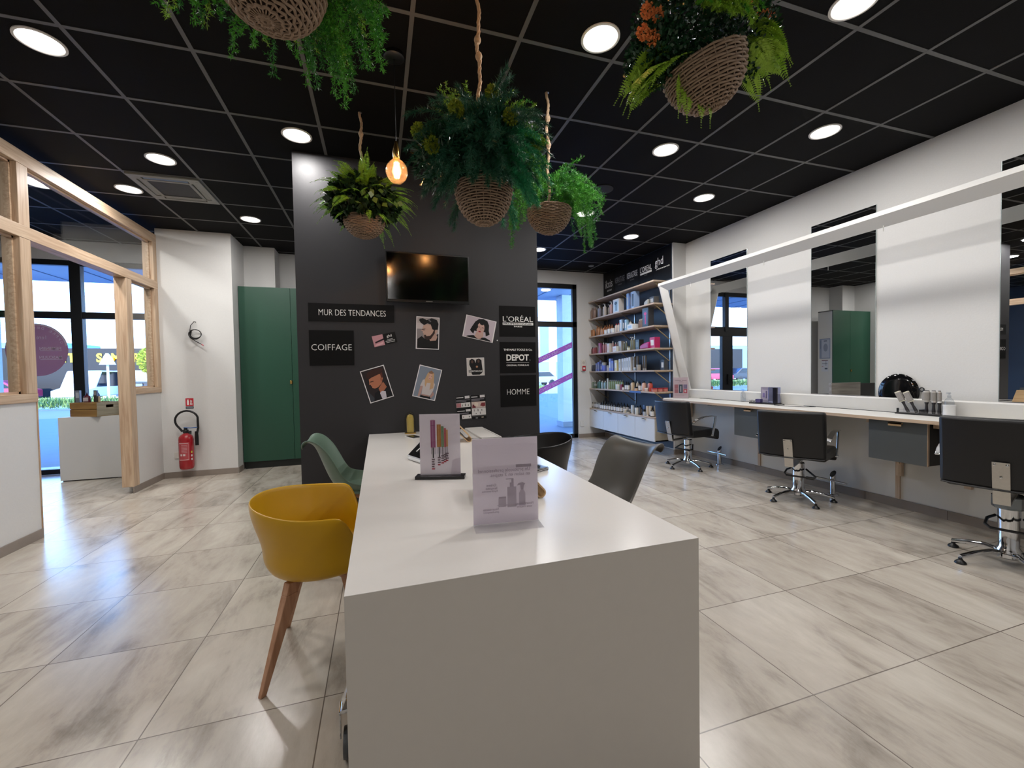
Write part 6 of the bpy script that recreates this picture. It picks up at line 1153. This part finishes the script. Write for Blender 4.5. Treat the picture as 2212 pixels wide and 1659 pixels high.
f.build('box_leaves', [G_BOX], t)
f = Foliage()
for i in range(17): frond(f, cc+np.array([RNG.uniform(-.20, -.12), RNG.uniform(-.05, .10), RNG.uniform(-.14, -.03)]), (RNG.uniform(-1.4, -.8), RNG.uniform(.0, .6), RNG.uniform(-.3, .2)), RNG.uniform(.17, .27), 1.15, 0, .055, 26)
for i in range(14): frond(f, cc+np.array([RNG.uniform(.12, .18), RNG.uniform(-.10, .02), RNG.uniform(-.06, .06)]), (RNG.uniform(.7, 1.3), RNG.uniform(-.3, .4), RNG.uniform(-.1, .2)), RNG.uniform(.14, .24), 1.3, 0, .05, 24)
for dx in (-.10, -.04, .0, -.13): frond(f, cc+np.array([dx, -.02, -.13]), (dx*.6, .1, -.5), RNG.uniform(.13, .2), 2, 0, .045, 22)
f.build('fern_fronds', [G_FERNL], t)
f = Foliage()
for i in range(100): d = np.array([RNG.normal()*.35, -1+RNG.normal()*.3, RNG.uniform(.1, 1.0)]); plume(f, np.array([RNG.uniform(1.04, 1.20), 1.315-.13, RNG.uniform(2.50, 2.66)])-o3, d*np.array([1, 1, .35])+np.array([-.05, 0, 0]), RNG.uniform(.11, .17), 2.2, 0 if RNG.random() < .8 else 1, .018, 40, .0022)
f.build('asparagus_plumes', [G_ASPL, G_ASP], t)
flowers(t, [(cx-.30, cy-.04, 2.535), (cx-.265, cy-.05, 2.525), (cx-.305, cy-.02, 2.475), (cx-.27, cy-.03, 2.455), (cx+.03, cy-.17, 2.60), (cx+.20, cy-.06, 2.62), (cx+.245, cy-.05, 2.625), (cx+.0, cy-.17, 2.54)], FLO, o3, 150, .018)

# ================================================================== OUTSIDE
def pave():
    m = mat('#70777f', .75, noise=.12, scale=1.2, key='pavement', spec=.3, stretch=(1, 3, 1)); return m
g = M(); g.box((-90, YF+.22, -.14), (90, 24, -.04)); o = g.build('pavement', pave()); struct(o, 'paved forecourt in the shade of the building')
g = M(); g.box((-90, 24, -.16), (90, 120, -.06)); o = g.build('road', mat('#a7a49e', .8, noise=.1, scale=.6, key='road_surface')); struct(o, 'sunlit road and car park across the street')
g = M(); g.box((-12, YF+.5, -.04), (12, YF+.9, -.035)); o = g.build('forecourt_line', mat('#cfd6dc', .6)); struct(o)
# unseen roof block, added tall to shade the forecourt, and canopy over the windows
g = M(); g.box((-14, -5, CH+.13), (14, YF+.25, 6.0)); struct(g.build('shade_roof_block', mat('#c9c9c9', .8)))
SOF = mat('#8fa0b6', .5, key='soffit_metal')
t = thing('canopy', 'ribbed pale metal canopy over the shop front', 'canopy', (0, 8.6, 3.1))
g = M(t.location); g.box((-14, YF+.25, 3.12), (14, 10.0, 3.3)); g.build('slab', SOF, t)
for k in range(40): 
    if k % 1 == 0: g = M(t.location) if k == 0 else g; x = -13.8+k*.7; g.box((x, YF+.25, 3.112), (x+.02, 10.0, 3.121))
g.build('soffit_ribs', mat('#5c6c84', .5), t)
for x, y in ((-3.45, 8.6), (-2.0, 8.8), (2.0, 8.6), (3.6, 8.7)):
    t = thing('canopy_light', 'round light in the canopy soffit', 'light', (x, y, 3.11), 0, 'canopy lights'); g = M(); g.lathe([(.10, 0), (.10, -.01), (.0001, -.012)], seg=20, cap=False); g.build('diffuser', LAMPM, t)
COLM = mat('#c4cdd8', .7, key='render_column')
for x, y, w_, lb in ((4.38, 9.35, .34, 'pale square column outside the tall window'), (-6.35, 9.2, .5, 'pale square column outside at the far left')):
    t = thing('column', lb, 'column', (x, y, -.04), 0, 'columns carrying the canopy'); g = M(); g.box((-w_/2, -w_/2, 0), (w_/2, w_/2, 3.155)); g.build('shaft', COLM, t); g = M(); g.box((-w_/2-.02, -w_/2-.02, 0), (w_/2+.02, w_/2+.02, .12)); g.build('base', mat('#8c949e', .7), t)
# hedge strip and fence between forecourt and road
f = Foliage(); N_ = 9000
P = np.stack([RNG.uniform(-22, 10, N_), RNG.uniform(24.2, 25.2, N_), RNG.uniform(-.04, .30, N_)], 1); f.kites(P, norm(np.stack([RNG.normal(size=N_)*.4, RNG.normal(size=N_)*.4, np.ones(N_)], 1)), .30, .05, 0)
t = thing('verge', 'strip of rough green grass beyond the forecourt', 'grass', (0, 24.7, -.06)); o = f.build('grass', [lf('verge_green', '#6f8a4a', .4, .7, 2)], t); o.location = (0, -24.7, .06); 
o.kind if False else None; o['kind'] = 'stuff'
# shops across the street
t = thing('black_shop', 'long low black shop building with yellow sign letters across the street', 'building', (-22, 36, -.06)); g = M(t.location)
g.box((-29, 36, -.06), (-14.2, 44, 3.45)); g.build('walls', mat('#0c0e13', .6, key='charcoal_cladding'), t); g = M(t.location); g.box((-18.1, 35.97, -.06), (-15.2, 36, 1.9)); g.build('shop_window', mat('#a8a79a', .4), t); g = M(t.location); g.box((-29, 35.9, .02), (-18.4, 36, .12)); g.build('yellow_line', mat('#d8c840', .6), t)
YEL = mat('#e8cf1e', .5, key='yellow_sign', emis=.4)
for s_, x0, x1 in (('TI', -20.35, -19.6), ('SAM', -18.35, -17.0), ('TRUCK', -16.7, -14.6)): lettering(s_, x1-x0, .62, ((x0+x1)/2+22, -.05, 2.86), YEL, t, bold=.04, name='sign_letters')
f = Foliage(); P, d = sphere_pts(1500, (-14.6, 34.6, 2.55), (.7, .6, .8), -1); f.kites(P, norm(d+RNG.normal(size=P.shape)), .22, .12, 0); t = thing('young_tree', 'small yellow green tree in front of the black shop', 'tree', (-14.6, 34.6, -.06)); o = f.build('crown', [lf('tree_yellow', '#b7c23a', .3, .6, 3)], t); o.location = (14.6, -34.6, .06); g = M(); g.tube([(0, 0, 0), (0, 0, 2.2)], [.06, .04], 8); g.build('trunk', mat('#6a5a48', .8), t)
t = thing('pale_shop', 'large white commercial building across the street', 'building', (14, 42, -.06)); g = M(t.location); g.box((2, 42, -.06), (44, 55, 7.2)); g.build('walls', mat('#e4e0d8', .7, key='cream_cladding'), t)
for k in range(6): g = M(t.location); g.box((12+k*3.2, 41.95, .2), (14.4+k*3.2, 42, 2.4)); g.build('window', mat('#7f96ae', .2, .3), t)
g = M(t.location); g.box((16.6, 41.9, 2.6), (17.6, 42, 6.2)); g.build('blue_banner', mat('#6b9ac4', .5), t)
t = thing('beige_shop', 'low beige building across the street seen in the far mirror', 'building', (-4, 40, -.06)); g = M(t.location); g.box((-13.5, 40, -.06), (1.0, 48, 3.1)); g.build('walls', mat('#ddd6c4', .7), t); g = M(t.location); g.box((-13.6, 39.9, 2.9), (1.1, 40, 3.15)); g.build('red_fascia', mat('#a05c50', .6), t)
t = thing('blue_hall', 'distant pale blue hall roof behind the black shop', 'building', (-38, 60, -.06)); g = M(t.location); g.box((-60, 60, -.06), (-33.2, 66, 5.5)); g.build('walls', mat('#7fa6cc', .7), t)
def car(x, y, rz, col, lb, L=4.1, H=1.42):
    t = thing('parked_car', lb, 'car', (x, y, -.05), rz, 'parked cars across the street'); g = M()
    g.prism([(-L/2, -.85, .35), (-L/2, -.85, .75), (-L/2+.7, -.85, .9), (-L/2+1.3, -.85, H), (L/2-1.0, -.85, H), (L/2-.35, -.85, .92), (L/2, -.85, .8), (L/2, -.85, .35)], (0, 1.7, 0)); g.build('body', mat(col, .3, coat=.5), t, bevel=.06)
    g = M(); g.prism([(-L/2+.85, -.86, .93), (-L/2+1.38, -.86, H-.08), (L/2-1.05, -.86, H-.08), (L/2-.55, -.86, .93)], (0, 1.72, 0)); g.build('side_windows', mat('#1b2026', .1), t)
    for xx in (-L/2+.8, L/2-.8):
        for yy in (-.87, .70): g = M(); g.lathe([(.2, 0), (.31, .01), (.31, .16), (.2, .17)], (xx, yy, .31), 18, 'y'); g.build('wheel', BLACKP, t)
car(-22.4, 38.6-5.0, .05, '#b0304c', 'pink red car parked before the black shop'); car(-27.0, 33.9, .05, '#20232a', 'dark car parked left of the pink red one'); car(9.2, 33, .1, '#dcdcdc', 'white van like car beyond the tall window', 4.6, 1.9)
car(-16.9, 32.9, 1.52, '#dfe1e4', 'white car seen end on before the black shop', 4.4, 1.9); car(14.6, 38, .1, '#8a9098', 'silver car beyond the tall window')
t = thing('street_lamp', 'white post lamp with a conical shade in the car park', 'street lamp', (-14.7, 29.8, -.06)); g = M(); g.tube([(0, 0, 0), (0, 0, 2.2)], .06, 8); g.build('post', mat('#e6e6e2', .4), t); g = M(); g.lathe([(.36, 2.2), (.12, 2.75), (.05, 2.85)], seg=16); g.build('shade', mat('#f0efe8', .4), t)
for k, (x, c_) in enumerate(((-14.9, '#8fa8c4'), (-14.2, '#3c4654'), (-13.5, '#545c68'), (-12.75, '#40464e'))):
    t = thing('waste_bin', ['pale blue recycling bin across the street, leftmost', 'dark recycling bin second from the left', 'grey recycling bin third from the left', 'dark recycling bin farthest right'][k], 'bin', (x, 33.5, -.06), 0, 'recycling bins across the street'); g = M(); g.hexa([(-.26, -.3, 0), (.26, -.3, 0), (.26, .3, 0), (-.26, .3, 0), (-.31, -.36, 1.05), (.31, -.36, 1.05), (.31, .36, 1.05), (-.31, .36, 1.05)]); g.build('body', mat(c_, .5), t); g = M(); g.box((-.33, -.38, 1.05), (.33, .38, 1.12)); g.build('lid', mat('#2c3038', .5), t)
t = thing('timber_fence', 'low pale timber rail fence before the road', 'fence', (-8, 26.3, -.06))
g = M(t.location); g.box((-24, 26.28, .35), (8, 26.32, .42)); g.build('rail', mat('#cdbfa4', .7), t)
for k in range(17): g = M(t.location); x = -24+2*k; g.box((x-.05, 26.25, -.06), (x+.05, 26.35, .55)); g.build('post', mat('#cdbfa4', .7), t)
